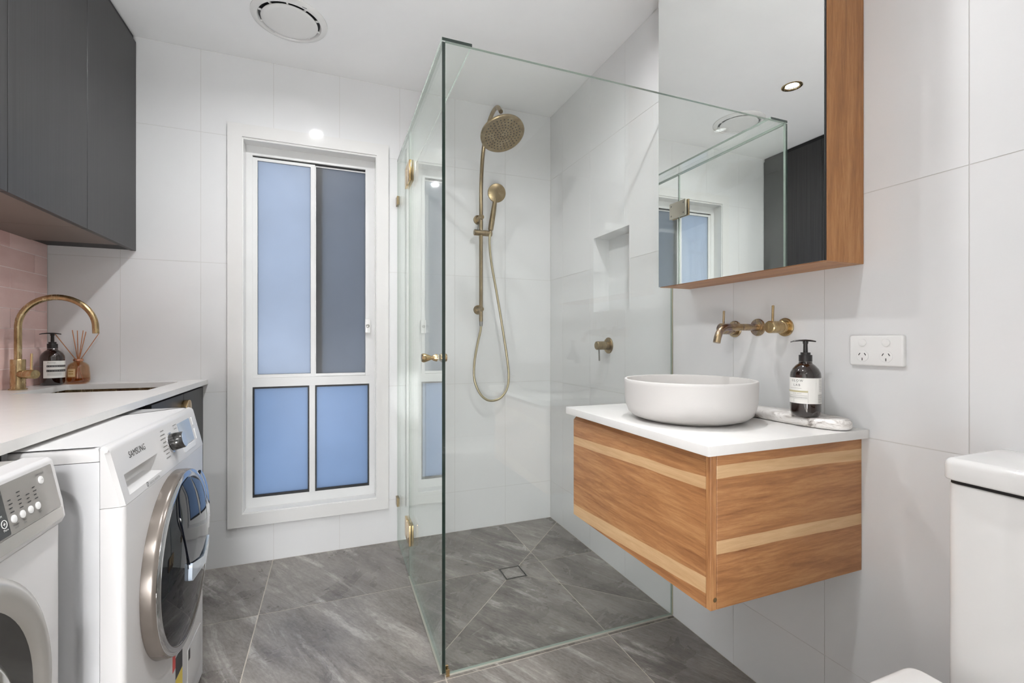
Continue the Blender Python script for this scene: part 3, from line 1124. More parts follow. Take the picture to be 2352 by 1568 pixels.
# wall tapware over the basin
mixer('basin_tap', 1.136, 1.096, 'brass wall tap with upright pin, behind the basin spout', 0.058, 0.058, 0.0265, 0.0165, 'brass_purple')
mixer('basin_tap', 0.957, 1.097, 'brass wall tap with upright pin, above the soap bottle', 0.062, 0.060, 0.0265, 0.0165, 'brass_warm')
SP = empty('basin_spout', (XR, 1.049, 1.099), 'curved brass wall spout over the white basin', 'tap')
mk('cover_plate', lathed((XR - 0.0003, 1.049, 1.099), (-1, 0, 0), [(0.0265, 0), (0.0265, 0.003), (0.025, 0.005), (0, 0.005)], 36), M['brass_purple'], SP)
pth = [(XR - 0.005, 1.049, 1.099), (XR - 0.06, 1.049, 1.099)] + spline([(XR - 0.11, 1.049, 1.0985), (XR - 0.135, 1.049, 1.096), (XR - 0.152, 1.049, 1.086), (XR - 0.161, 1.049, 1.070), (XR - 0.166, 1.049, 1.052)], 6)
mk('spout', tubem(pth, 0.0105, 18), M['brass_purple'], SP)

# ------------------------------------------------------------------ mirror cabinet
MX, MY0, MY1, MZ0, MZ1 = 1.083, 0.745, 1.339, 1.247, 2.392
MC = empty('mirror_cabinet', ((MX + XR) / 2, (MY0 + MY1) / 2, MZ0), 'tall oak-sided mirror cabinet above the vanity', 'cabinet')
mk('side_panel', bbox(MX + 0.0062, XR - 0.001, MY0, MY0 + 0.018, MZ0, MZ1, 0.0008, 1), M['wood_cab'], MC)
mk('far_side_panel', boxes((MX + 0.0062, XR - 0.001, MY1 - 0.018, MY1, MZ0, MZ1)), M['wood_cab'], MC, smooth=0)
mk('base_panel', boxes((MX + 0.0062, XR - 0.001, MY0 + 0.018, MY1 - 0.018, MZ0, MZ0 + 0.016)), M['wood_y'], MC, smooth=0)
mk('carcass', boxes((MX + 0.0062, XR - 0.001, MY0 + 0.018, MY1 - 0.018, MZ0 + 0.016, MZ1)), M['plastic'], MC, smooth=0)
md = mk('mirror_door', boxes((MX, MX + 0.005, MY0 + 0.002, MY1, MZ0 + 0.001, MZ1)), M['mirror'], MC, smooth=0)
mk('dark_edge', boxes((MX + 0.0002, MX + 0.0055, MY0, MY0 + 0.0018, MZ0 + 0.001, MZ1), (MX + 0.005, MX + 0.006, MY0 + 0.002, MY1, MZ0 + 0.001, MZ1)), M['black'], md, smooth=0)

# ------------------------------------------------------------------ power outlet
PO = empty('power_outlet', (XR, 0.714, 0.997), 'white double power outlet on the wall by the vanity', 'outlet')
OY0, OY1, OZ0, OZ1 = 0.655, 0.773, 0.997, 1.071
mk('cover_plate', slabx(rpoly(rect(OY0, OY1, OZ0, OZ1), 0.006), XR - 0.0003, XR - 0.011, 0.004), M['plastic'], PO)
XP = XR - 0.011
for yc in (0.742, 0.690):
    mk('switch', lathed((XP + 0.0005, yc, 1.053), (-1, 0, 0), [(0.0088, 0), (0.0088, 0.0028), (0.0075, 0.0036), (0, 0.0042)], 24), M['plastic'], PO)
    so = mk('socket', slabx(rpoly(circle(yc, 1.0205, 0.0145, 8, PI / 8, PI / 8 + 2 * PI), 0.005), XP + 0.0005, XP - 0.0012, 0.0006), M['plastic'], PO)
    pins = bmesh.new()
    for dy, dz, an in ((0.0065, 0.0045, math.radians(32)), (-0.0065, 0.0045, math.radians(-32)), (0.0, -0.0075, 0.0)):
        ca, sa = math.cos(an), math.sin(an)
        hw, hh = 0.0009, 0.0032
        q = []
        for sy, sz in ((-1, -1), (1, -1), (1, 1), (-1, 1)):
            ly, lz = sy * hw, sz * hh
            q.append((yc + dy + ly * ca + lz * -sa * -1 * -1, 1.0205 + dz + ly * sa * -1 * -1 + lz * ca))
        loft(pins, [[(XP - 0.0008, y, z) for y, z in q], [(XP - 0.0016, y, z) for y, z in q]])
    mk('pin_slots', pins, M['ink'], so, smooth=0)

# ------------------------------------------------------------------ tray and hand wash
tc = Vector((1.158, 0.883))
trp = []
for i in range(56):
    an = 2 * PI * i / 56
    ex = math.copysign(abs(math.cos(an)) ** 0.75, math.cos(an)) * 0.150
    ey = math.copysign(abs(math.sin(an)) ** 0.9, math.sin(an)) * 0.054
    ra = math.radians(91.0)
    wob = 1.0 + 0.03 * math.sin(3 * an + 0.8)
    trp.append((tc.x + (ex * math.cos(ra) - ey * math.sin(ra)) * wob, tc.y + (ex * math.sin(ra) + ey * math.cos(ra)) * wob))
tr = mk('marble_tray', slabz(trp, VT + 0.0008, VT + 0.025, 0.010, 5, 0.007), M['marble'])
tag(tr, 'grey-veined marble pebble tray beside the basin', 'tray')
TZ = VT + 0.0255


def pump_bottle(name, cx, cy, z, r, hb, label, head_dir, s=1.0, mat_label=True):
    """Amber pump bottle: shoulder, collar, stem and a bar head."""
    t = empty(name, (cx, cy, z), label, 'bottle')
    prof = [(0.0, 0.001), (r * 0.80, 0.0), (r * 0.93, 0.004), (r, 0.014), (r, hb * 0.74), (r * 0.97, hb * 0.80), (r * 0.84, hb * 0.87), (r * 0.62, hb * 0.935), (r * 0.46, hb * 0.965), (r * 0.42, hb), (0, hb)]
    mk('bottle_body', lathed((cx, cy, z), (0, 0, 1), prof, 48), M['amber'], t)
    zc = z + hb
    pu = bmesh.new()
    rc = r * 0.435
    lathe(pu, (cx, cy, zc + 0.0005), (0, 0, 1), [(rc, 0), (rc, 0.017 * s), (rc * 0.98, 0.018 * s), (rc * 0.74, 0.0182 * s), (rc * 0.74, 0.025 * s), (rc * 0.36, 0.0252 * s), (rc * 0.32, 0.048 * s), (rc * 0.40, 0.050 * s), (rc * 0.42, 0.057 * s), (0, 0.058 * s)], 32)
    pm_ = mk('pump', pu, M['pump'], t)
    d = Vector((head_dir[0], head_dir[1], 0)).normalized()
    n = Vector((-d.y, d.x, 0))
    zz = zc + 0.058 * s
    rings = []
    for tt, w, hgt, dz in ((-0.024, 0.0065, 0.0035, -0.002), (-0.012, 0.0085, 0.005, 0.0), (0.0, 0.009, 0.006, 0.0008), (0.014, 0.0075, 0.005, 0.0006), (0.028, 0.0055, 0.004, -0.001), (0.036, 0.0035, 0.003, -0.0035)):
        c = Vector((cx, cy, zz + dz * s)) + d * tt * s
        rings.append([c + n * (w * s * math.cos(2 * PI * k / 12)) + Vector((0, 0, hgt * 0.5 * s * math.sin(2 * PI * k / 12))) for k in range(12)])
    hbm = bmesh.new()
    loft(hbm, rings)
    mk('nozzle_bar', hbm, M['pump'], pm_)
    return t


def wrap_label(parent, cx, cy, r, z0, z1, a0, a1, mat, name='paper_label', n=28):
    bm = bmesh.new()
    lo = [bm.verts.new((cx + r * math.cos(a0 + (a1 - a0) * i / n), cy + r * math.sin(a0 + (a1 - a0) * i / n), z0)) for i in range(n + 1)]
    hi = [bm.verts.new((cx + r * math.cos(a0 + (a1 - a0) * i / n), cy + r * math.sin(a0 + (a1 - a0) * i / n), z1)) for i in range(n + 1)]
    bridge(bm, lo, hi, closed=False)
    return mk(name, bm, mat, parent, smooth=60, recalc=False)


# hand wash on the tray
HX, HY, HR = 1.128, 0.826, 0.0345
hw = pump_bottle('soap_bottle', HX, HY, TZ, HR, 0.138, 'amber pump bottle with white label on the marble tray', (-0.72, 0.69), 0.92)
view = math.atan2(-HY, -HX)
lab = wrap_label(hw, HX, HY, HR + 0.0003, TZ + 0.034, TZ + 0.098, view - 1.9, view + 1.75, M['label'])
wa = ((HX, HY), HR + 0.0009)


def wt(body, ang, z, size, mat, parent, w, align='CENTER', sp=1.2, nm='label_text'):
    return text(nm, body, (0, 0, z), (1, 0, 0), (0, 0, 1), size, mat, parent, align, (w[0], w[1], ang), sp)


def wbar(parent, w, z0, z1, a0, a1, mat, name='label_mark'):
    return wrap_label(parent, w[0][0], w[0][1], w[1], z0, z1, a0, a1, mat, name, 10)


tl = view - 0.56
wt('GLOW', tl, TZ + 0.0885, 0.0078, M['ink'], lab, wa, sp=1.45)
wt('LAB', tl, TZ + 0.0775, 0.0078, M['ink'], lab, wa, sp=1.45)
wbar(lab, wa, TZ + 0.0855, TZ + 0.0860, tl - 0.02, tl + 0.06, M['ink'])
wbar(lab, wa, TZ + 0.0718, TZ + 0.0724, tl - 0.55, tl + 0.32, M['grey_ink'])
wbar(lab, wa, TZ + 0.0620, TZ + 0.0662, tl - 1.0, tl + 0.72, M['olive'])
wt('HAND WASH', tl, TZ + 0.0575, 0.0030, M['grey_ink'], lab, wa, sp=1.3)
for zz in (0.0535, 0.0496, 0.0478):
    wbar(lab, wa, TZ + zz, TZ + zz + 0.0006, tl - 0.9, tl + 0.68, M['grey_ink'])
wbar(lab, wa, TZ + 0.0455, TZ + 0.0458, tl - 1.0, tl + 0.72, M['grey_ink'])
wbar(lab, wa, TZ + 0.0360, TZ + 0.0620, tl + 0.715, tl + 0.725, M['grey_ink'])
wbar(lab, wa, TZ + 0.0360, TZ + 0.0455, tl - 0.21, tl - 0.20, M['grey_ink'])
for k in range(8):
    wbar(lab, wa, TZ + 0.066 + 0.0038 * k, TZ + 0.0668 + 0.0038 * k, view + 0.95, view + 1.32, M['grey_ink'])
for k in range(11):
    wbar(lab, wa, TZ + 0.0365 + 0.0020 * k, TZ + 0.0373 + 0.0020 * k, view + 0.86, view + 1.3, M['grey_ink'])

# ------------------------------------------------------------------ toilet
TL = empty('toilet', (0.90, 0.325, 0), 'white back-to-wall toilet with closed lid and cistern', 'toilet')
CX, CY0, CY1 = 1.032, 0.132, 0.494
cp = rpoly([(XR - 0.001, CY0), (XR - 0.001, CY1), (CX + 0.004, CY1), (CX, (CY0 + CY1) / 2), (CX + 0.004, CY0)], [0.0, 0.0, 0.022, 0.0, 0.022], 6)
mk('cistern', slabz(cp, 0.385, 0.803, 0.003), M['ceramic'], TL, smooth=50)
lp = rpoly([(XR - 0.001, CY0 - 0.004), (XR - 0.001, CY1 + 0.004), (CX - 0.004, CY1 + 0.004), (CX - 0.010, (CY0 + CY1) / 2), (CX - 0.004, CY0 - 0.004)], [0.0, 0.0, 0.024, 0.0, 0.024], 6)
mk('cistern_gap', slabz(inset2(lp, 0.008), 0.803, 0.809), M['black'], TL)
cl = mk('cistern_lid', slabz(lp, 0.809, 0.848, 0.012, 5, 0.004), M['ceramic'], TL, smooth=50)
mk('flush_button', lathed((1.125, 0.313, 0.8482), (0, 0, 1), [(0.021, 0), (0.021, 0.003), (0.018, 0.004), (0, 0.004)], 28), M['chrome'], cl)
TYC = 0.325


def dshape(xb, xt, hw_, n=18, xs=0.70, rb=0.03):
    """Seat outline: straight back at xb, rounded nose at xt."""
    pts = rpoly([(xs, TYC - hw_), (xb, TYC - hw_), (xb, TYC + hw_), (xs, TYC + hw_)], [0, rb, rb, 0], 5)
    nose = [(xs - (xs - xt) * math.sin(PI * i / n), TYC + hw_ * math.cos(PI * i / n)) for i in range(1, n)]
    return pts + nose


rings = []
for z, xt, hw_, xb in ((0.0, 0.62, 0.125, 1.222), (0.02, 0.60, 0.130, 1.222), (0.20, 0.585, 0.140, 1.222), (0.32, 0.545, 0.165, 1.222), (0.385, 0.520, 0.182, 1.222)):
    rings.append([(x, y, z) for x, y in dshape(xb, xt, hw_, xs=0.72 + 0.02 * (z < 0.25), rb=0.004)])
pb = bmesh.new()
loft(pb, rings)
mk('pan', pb, M['ceramic'], TL, smooth=50)
mk('seat', slabz(dshape(0.992, 0.512, 0.192), 0.387, 0.413, 0.006, 4, 0.004), M['plastic'], TL, smooth=50)
mk('lid', slabz(dshape(0.992, 0.503, 0.200), 0.415, 0.468, 0.014, 5, 0.006), M['plastic'], TL, smooth=50)
for yy in (0.235, 0.415):
    mk('hinge_post', lathed((1.005, yy, 0.386), (0, 0, 1), [(0.012, 0), (0.012, 0.040), (0.010, 0.045), (0, 0.045)], 20), M['chrome'], TL)

# ------------------------------------------------------------------ laundry bench, sink, tap
BXF = -0.533
SKX0, SKX1, SKY0, SKY1 = -1.000, -0.620, 2.035, 2.395
bt = mk('laundry_benchtop', boxes(*[(a, b, c, d, BENCH_Z - 0.021, BENCH_Z) for a, b, c, d in sub_rects((XL + 0.001, BXF, BENCH_Y0, YB - 0.001), (SKX0, SKX1, SKY0, SKY1))]), M['stone'], smooth=0)
tag(bt, 'long white stone laundry benchtop over the machines', 'benchtop')
SK = empty('laundry_sink', ((SKX0 + SKX1) / 2, (SKY0 + SKY1) / 2, 0.68), 'undermounted brass sink set in the laundry bench', 'sink')
op = rpoly(rect(SKX0 - 0.004, SKX1 + 0.004, SKY0 - 0.004, SKY1 + 0.004), 0.03)
zt_ = BENCH_Z - 0.0215
sb = bmesh.new()
loft(sb, [[(x, y, zt_) for x, y in inset2(op, -0.012)], [(x, y, zt_) for x, y in op], [(x, y, 0.70) for x, y in inset2(op, 0.006)], [(x, y, 0.69) for x, y in inset2(op, 0.016)]], cap0=False)
bmesh.ops.solidify(sb, geom=list(sb.faces), thickness=0.0015)
mk('bowl', sb, M['brass_warm'], SK, smooth=40)
mk('waste', lathed(((SKX0 + SKX1) / 2, (SKY0 + SKY1) / 2, 0.692), (0, 0, 1), [(0.04, 0), (0.04, 0.003), (0.03, 0.004), (0, 0.004)], 24), M['steel'], SK)

TX, TY = -1.062, 2.215
KT = empty('gooseneck_tap', (TX, TY, BENCH_Z), 'tarnished brass gooseneck tap beside the laundry sink', 'tap')
mk('body', lathed((TX, TY, BENCH_Z + 0.0005), (0, 0, 1), [(0.025, 0), (0.025, 0.004), (0.0205, 0.005), (0.0205, 0.108), (0.0195, 0.110), (0, 0.110)], 32), M['brass_warm'], KT)
R_ = 0.112
gp = [(TX, TY, BENCH_Z + 0.100), (TX, TY, BENCH_Z + 0.16), (TX, TY, 1.085)]
zc_ = 1.108
gp += [(TX + R_ - R_ * math.cos(PI * i / 24), TY, zc_ + R_ * math.sin(PI * i / 24)) for i in range(25)]
gp += [(TX + 2 * R_ + 0.001, TY, 1.086)]
mk('spout', tubem(gp, 0.0105, 18), M['brass_warm'], KT)
hz = BENCH_Z + 0.057
hd = Vector((0.86, -0.50, 0)).normalized()
h0 = Vector((TX, TY, hz))
hh_ = bmesh.new()
lathe(hh_, h0 + hd * 0.015, hd, [(0.0155, 0), (0.0155, 0.022), (0.0148, 0.0225), (0.0148, 0.0245), (0.0162, 0.025), (0.0162, 0.060), (0.0150, 0.062), (0, 0.062)], 28)
ho = mk('handle', hh_, M['brass_warm'], KT)
mk('lever_pin', rodm(h0 + hd * 0.058 + Vector((0, 0, 0.012)), h0 + hd * 0.060 + Vector((0, 0, 0.075)), 0.0035, 12), M['gold'], ho)

# brown pump bottle and diffuser on the bench
AX, AY, AR = -1.048, 2.405, 0.0375
ab = pump_bottle('soap_bottle', AX, AY, BENCH_Z + 0.0005, AR, 0.146, 'dark pump bottle with striped label behind the gooseneck tap', (-0.86, -0.5), 1.05)
va = math.atan2(-AY, -AX)
al = wrap_label(ab, AX, AY, AR + 0.0003, BENCH_Z + 0.030, BENCH_Z + 0.098, va - 0.75, va + 1.6, M['label'])
aw = ((AX, AY), AR + 0.0009)
wt('Aesop.', va - 0.05, BENCH_Z + 0.089, 0.0088, M['grey_ink'], al, aw, sp=1.1)
wbar(al, aw, BENCH_Z + 0.0735, BENCH_Z + 0.0810, va - 0.45, va + 1.35, M['ink'])
wbar(al, aw, BENCH_Z + 0.0545, BENCH_Z + 0.0630, va - 0.45, va + 1.35, M['ink'])
for k in range(4):
    wbar(al, aw, BENCH_Z + 0.0405 + 0.003 * k, BENCH_Z + 0.0412 + 0.003 * k, va - 0.4, va + 0.75, M['grey_ink'])
for k in range(2):
    wbar(al, aw, BENCH_Z + 0.0768 - 0.019 * k, BENCH_Z + 0.0776 - 0.019 * k, va - 0.42, va + 1.3, M['label'])

RXD, RYD = -0.985, 2.452
DF = empty('reed_diffuser', (RXD, RYD, BENCH_Z), 'peach glass reed diffuser with rattan sticks by the corner', 'diffuser')
zd = BENCH_Z + 0.0006
mk('bottle_body', lathed((RXD, RYD, zd), (0, 0, 1), [(0.0, 0.0), (0.026, 0.0), (0.034, 0.004), (0.0385, 0.014), (0.0385, 0.024), (0.0355, 0.066), (0.032, 0.078), (0.024, 0.086), (0.0155, 0.090), (0.0150, 0.098), (0.0165, 0.100), (0.0165, 0.103), (0.0135, 0.103), (0.0128, 0.090), (0.022, 0.083), (0.030, 0.075), (0.0332, 0.066), (0.0362, 0.024), (0.0360, 0.015), (0.032, 0.007), (0.025, 0.004), (0, 0.004)], 40), M['diff_glass'], DF)
mk('oil', lathed((RXD, RYD, zd + 0.0045), (0, 0, 1), [(0.0, 0.0), (0.0245, 0.0), (0.0315, 0.003), (0.0354, 0.011), (0.0356, 0.0195), (0, 0.0195)], 36), M['oil'], DF)
mk('neck_ring', lathed((RXD, RYD, zd + 0.0935), (0, 0, 1), [(0.0155, 0), (0.0170, 0.002), (0.0170, 0.006), (0.0155, 0.008)], 28, cap0=False, cap1=False), simple('rose_gold_collar', '#D9A48A', 0.25, metal=0.8), DF)
for dx, dy, hh in ((-0.062, -0.030, 0.205), (-0.022, 0.006, 0.222), (0.004, -0.018, 0.220), (0.012, 0.010, 0.221), (0.020, 0.014, 0.216), (0.064, 0.016, 0.212)):
    bs = Vector((RXD - dx * 0.22, RYD - dy * 0.22, zd + 0.012))
    nk = Vector((RXD + dx * 0.10, RYD + dy * 0.10, zd + 0.098))
    dirv = (nk - bs).normalized()
    tp = Vector((RXD + dx, RYD + min(dy, 0.03), zd + hh))
    mk('reed', tubem([bs, nk, tp], 0.0016, 8), M['reed'], DF)

# label on the diffuser
wrap_label(DF, RXD, RYD, 0.0388, zd + 0.030, zd + 0.062, math.atan2(-RYD, -RXD) - 0.95, math.atan2(-RYD, -RXD) - 0.25, simple('kraft_label', '#D8B98B', 0.6), 'paper_label')
for k in range(2):
    wrap_label(DF, RXD, RYD, 0.0391, zd + 0.040 + 0.010 * k, zd + 0.044 + 0.010 * k, math.atan2(-RYD, -RXD) - 0.85, math.atan2(-RYD, -RXD) - 0.4, simple('gold_foil', '#B48A4C', 0.35, metal=0.4), 'label_mark')

# ------------------------------------------------------------------ laundry cabinets
SC = empty('sink_cabinet', (-0.82, 2.17, 0), 'charcoal cabinet with a brass pull under the laundry sink', 'cabinet')
CF = -0.552
mk('body', boxes((XL + 0.002, CF - 0.019, 1.845, 1.861, 0.1, 0.858), (XL + 0.002, CF - 0.019, 2.480, 2.497, 0.1, 0.858), (XL + 0.002, CF - 0.019, 1.861, 2.480, 0.1, 0.116), (XL + 0.002, XL + 0.01, 1.861, 2.480, 0.116, 0.858)), M['charcoal'], SC, smooth=0)
mk('kickboard', boxes((CF - 0.055, CF - 0.040, 1.845, 2.497, 0.0015, 0.100)), M['charcoal'], SC, smooth=0)
for a, b_, nm in ((1.845, 2.196, 0), (2.199, 2.497, 1)):
    dd = mk('door', bbox(CF - 0.018, CF, a, b_, 0.103, 0.846, 0.001, 1), M['charcoal'], SC)
    half = circle(2.1975, 0.785, 0.036, 18, -PI / 2, PI / 2) if nm else circle(2.1975, 0.785, 0.036, 18, PI / 2, 3 * PI / 2)
    half = [(y + (0.0015 if nm else -0.0015), z) for y, z in half]
    mk('pull', slabx(half, CF + 0.0003, CF + 0.020, 0.001), M['gold'], dd)
gb = mk('support_panel', boxes((XL + 0.002, -0.536, 1.072, 1.088, 0.001, 0.8585)), M['charcoal'], smooth=0)
tag(gb, 'dark upright panel between the washing machine and dryer', 'panel')
ge = mk('support_panel', boxes((XL + 0.002, -0.536, 0.4405, 0.4565, 0.001, 0.8585)), M['charcoal'], smooth=0)
tag(ge, 'dark end panel of the laundry bench beside the dryer', 'panel')

# overhead cupboards
UX, UZ0, UZ1 = -0.803, 1.453, 2.372
edges = [2.497, 2.061, 1.632, 1.203]
ulab = ['charcoal wall cupboard in the corner beside the window wall', 'middle charcoal wall cupboard, second from the window wall', 'charcoal wall cupboard farthest from the window wall, mostly cut off']
for k in range(3):
    y1, y0 = edges[k], edges[k + 1]
    u = empty('wall_cupboard', ((XL + UX) / 2, (y0 + y1) / 2, UZ0), ulab[k], 'cupboard', 'charcoal wall cupboards')
    fz = 0.120 if k == 0 else 0.0
    mk('carcass', boxes((XL + 0.001, UX - 0.019, y0 + 0.0005, y1 - fz - 0.0005, UZ0 + 0.018, UZ1)), M['charcoal'], u, smooth=0)
    mk('underside_panel', boxes((XL + 0.001, UX - 0.0195, y0 + 0.0005, y1 - fz - 0.0005, UZ0 + 0.002, UZ0 + 0.018)), M['under'], u, smooth=0)
    mk('door', bbox(UX - 0.0185, UX, y0 + 0.0013, y1 - 0.0013, UZ0, UZ1, 0.0008, 1), M['charcoal'], u)
    mk('scribe', boxes((XL + 0.001, UX - 0.010, y0 + 0.0005, y1 - 0.0005, UZ1 + 0.0005, H - 0.001)), M['black'], u, smooth=0)
    if k == 0:
        mk('wall_filler', boxes((XL + 0.001, UX - 0.0195, y1 - fz, y1 - 0.0005, UZ0 + 0.004, UZ1)), M['black'], u, smooth=0)

# ------------------------------------------------------------------ washing machine
WY0, WY1, WXF, WXB = 1.125, 1.722, -0.380, -0.985
WM = empty('washing_machine', (-0.68, (WY0 + WY1) / 2, 0), 'white front-loading washing machine with a dark round door', 'washing machine')
zp0, zp1 = 0.731, 0.842


def wpx(z):                                   # the control fascia leans back towards the top
    return WXF + (z - zp0) / (zp1 - zp0) * (-0.026)


WD = 0.039                                    # depth of the moulded front
xs0, xs1, zs0, zs1 = WXB, WXF - WD - 0.0006, 0.012, 0.822
bd = bmesh.new()
NF = [bd.verts.new((x, WY0, z)) for x, z in ((xs0, zs0), (xs1, zs0), (xs1, zs1), (xs0, zs1))]
FF = [bd.verts.new((x, WY1, z)) for x, z in ((xs0, zs0), (xs1, zs0), (xs1, zs1), (xs0, zs1))]
bridge(bd, NF, FF)
bd.faces.new(FF)
em = rpoly(rect(-0.925, -0.443, 0.10, 0.785), 0.075, 9)
rg = []
for ins, dp in ((0.0, 0.0), (0.004, 0.0015), (0.013, 0.009), (0.019, 0.0115), (0.024, 0.012)):
    rg.append([bd.verts.new((x, WY0 + dp, z)) for x, z in inset2(em, ins)])
for q in range(len(rg) - 1):
    bridge(bd, rg[q], rg[q + 1])
bd.faces.new(rg[-1])
eds = [bd.edges.get((NF[i], NF[(i + 1) % 4])) for i in range(4)]
eds += [bd.edges.get((rg[0][i], rg[0][(i + 1) % len(rg[0])])) for i in range(len(rg[0]))]
bmesh.ops.triangle_fill(bd, use_beauty=True, edges=eds, normal=(0, -1, 0))
mk('cabinet_shell', bd, M['enamel_side'], WM, smooth=30)
fp = rpoly([(WXF - WD, WY0), (WXF, WY0), (WXF, WY1), (WXF - WD, WY1)], [0, 0.012, 0.012, 0], 5)
mk('front_panel', slabz(fp, 0.012, zp0 - 0.0008, 0.0008), M['enamel'], WM, smooth=40)
tpx = bmesh.new()
tpp = rpoly([(WXB, WY0), (WXF - WD - 0.0006, WY0), (WXF - WD - 0.0006, WY1), (WXB, WY1)], 0.003, 3)
loft(tpx, [[(x, y, 0.8232) for x, y in tpp], [(x, y, 0.838) for x, y in tpp], [(x, y, 0.846) for x, y in inset2(tpp, 0.003)], [(x, y, 0.850) for x, y in inset2(tpp, 0.010)]])
mk('top_panel', tpx, M['enamel'], WM, smooth=50)
# fascia with the detergent drawer grip
cf = bmesh.new()
ys = [WY0 + 0.006, 1.158, 1.352, WY1 - 0.006]
zs = [zp0, 0.744, 0.786, zp1 - 0.004]
V_ = {}


def cv(y, z, d=0.0):
    k = (round(y, 5), round(z, 5), round(d, 5))
    if k not in V_:
        V_[k] = cf.verts.new((wpx(z) - d, y, z))
    return V_[k]


for i in range(3):
    for j in range(3):
        if i == 1 and j == 1:
            continue
        cf.faces.new((cv(ys[i], zs[j]), cv(ys[i + 1], zs[j]), cv(ys[i + 1], zs[j + 1]), cv(ys[i], zs[j + 1])))
a0, a1, b0, b1 = ys[1], ys[2], zs[1], zs[2]
c0, c1, d0, d1 = a0 + 0.004, a1 - 0.038, b0 + 0.012, b1 - 0.001
F4 = [cv(a0, b0), cv(a1, b0), cv(a1, b1), cv(a0, b1)]
K4 = [cv(c0, d0, 0.024), cv(c1, d0, 0.024), cv(c1, d1, 0.024), cv(c0, d1, 0.024)]
for i in range(4):
    j = (i + 1) % 4
    cf.faces.new((F4[i], F4[j], K4[j], K4[i]))
cf.faces.new(K4)
# rounded ends, top roll and back
xb = WXF - WD
for (ya, yb2, ydir) in ((ys[0], WY0, -1), (ys[3], WY1, 1)):
    e0, e1 = [], []
    for z in (zs[0], zs[1], zs[2], zs[3]):
        e0.append(cv(ya, z))
        e1.append(cf.verts.new((wpx(z) - 0.007, yb2, z)))
    for q in range(3):
        cf.faces.new((e0[q], e0[q + 1], e1[q + 1], e1[q]))
    bk = [cf.verts.new((xb, yb2, z)) for z in (zs[0], zs[1], zs[2], zs[3])]
    for q in range(3):
        cf.faces.new((e1[q], e1[q + 1], bk[q + 1], bk[q]))
    V_['e', ydir] = (e1, bk)
zt4 = [(wpx(zp1) - 0.0015, zp1 + 0.002), (wpx(zp1) - 0.005, zp1 + 0.0055), (wpx(zp1) - 0.009, zp1 + 0.007), (xb, zp1 + 0.008)]
endA, endB = [V_['e', -1][0][3]], [V_['e', 1][0][3]]
prev = [V_['e', -1][0][3], cv(ys[0], zs[3]), cv(ys[1], zs[3]), cv(ys[2], zs[3]), cv(ys[3], zs[3]), V_['e', 1][0][3]]
yl = [WY0, ys[0], ys[1], ys[2], ys[3], WY1]
for x, z in zt4:
    cur = [cf.verts.new((x, y, z - (0.004 if n_ in (0, 5) else 0))) for n_, y in enumerate(yl)]
    for q in range(5):
        cf.faces.new((prev[q], prev[q + 1], cur[q + 1], cur[q]))
    prev = cur
    endA.append(cur[0])
    endB.append(cur[5])
cf.faces.new(endA + [V_['e', -1][1][3]])
cf.faces.new(endB + [V_['e', 1][1][3]])
fas = mk('control_panel', cf, M['enamel'], WM, smooth=40)
upw = Vector((wpx(zp1) - wpx(zp0), 0, zp1 - zp0)).normalized()
rgt = Vector((0, 1, 0))
nw = rgt.cross(upw).normalized()


def wp(y, z, d=0.0):
    return Vector((wpx(z), y, z)) + nw * d


text('brand_lettering', 'SAMSUNG', wp(1.203, 0.8095), rgt, upw, 0.0200, M['ink'], fas, 'LEFT', None, 1.0)
text('inverter_lettering', 'DIGITAL INVERTER', Vector((WXF, 1.262, 0.7345)) + Vector((-0.0003, 0, 0)), rgt, upw, 0.0075, M['grey_ink'], fas)
text('inverter_mark', 'D', wp(1.247, 0.7335), rgt, upw, 0.015, M['ink'], fas)
kc = wp(1.458, 0.7905)
mk('dial_ring', lathed(kc, nw, [(0.0265, 0), (0.0265, 0.002), (0.0245, 0.003), (0, 0.003)], 36), M['chrome'], fas)
dl = mk('dial', lathed(kc + nw * 0.003, nw, [(0.0230, 0), (0.0235, 0.002), (0.0215, 0.026), (0.0200, 0.028), (0, 0.028)], 36), M['dark_glass'], fas)
mk('dial_cap', lathed(kc + nw * 0.0308, nw, [(0.0195, 0), (0.0195, 0.0006), (0, 0.0010)], 36), M['screen'], dl)
rows = []
for k in range(8):
    w = 0.024 + 0.006 * ((k * 37) % 3)
    rows.append((-w, 0.0, -0.0032 - 0.0098 * k, -0.0006 - 0.0098 * k))
dash_group('cycle_names', rows, wp(1.428, 0.830), rgt, upw, M['grey_ink'], fas)
dash_group('cycle_names', [(0.0, 0.030, 0.0, 0.002), (0.004, 0.026, -0.010, -0.008)], wp(1.500, 0.826), rgt, upw, M['grey_ink'], fas)
ds = mk('display', boxes((0, 0.001, 0, 1, 0, 1)), M['screen'], fas, smooth=0)
dm = ds.data
for v, (y, z, d) in zip(dm.vertices, ((1.536, 0.762, 0.0), (1.536, 0.762, 0.0012), (1.646, 0.762, 0.0012), (1.646, 0.762, 0.0), (1.536, 0.826, 0.0), (1.536, 0.826, 0.0012), (1.646, 0.826, 0.0012), (1.646, 0.826, 0.0))):
    v.co = wp(y, z, d) - WORLD[ds.name]
for (y0, y1, z0, z1) in ((1.536, 1.646, 0.744, 0.758),):
    s_ = slabx(rpoly(rect(0, y1 - y0, 0, z1 - z0), 0.002), 0.0, 0.0012)
    for v in s_.verts:
        v.co = wp(y0 + v.co.y, z0 + v.co.z, v.co.x)
    mk('touch_strip', s_, M['plastic'], fas)
for (z0, z1) in ((0.800, 0.824), (0.757, 0.790)):
    s_ = slabx(rpoly(rect(0, 0.011, 0, z1 - z0), 0.004), 0.0, 0.0018, 0.0008)
    for v in s_.verts:
        v.co = wp(1.668 + v.co.y, z0 + v.co.z, v.co.x)
    mk('touch_button', s_, M['plastic'], fas)
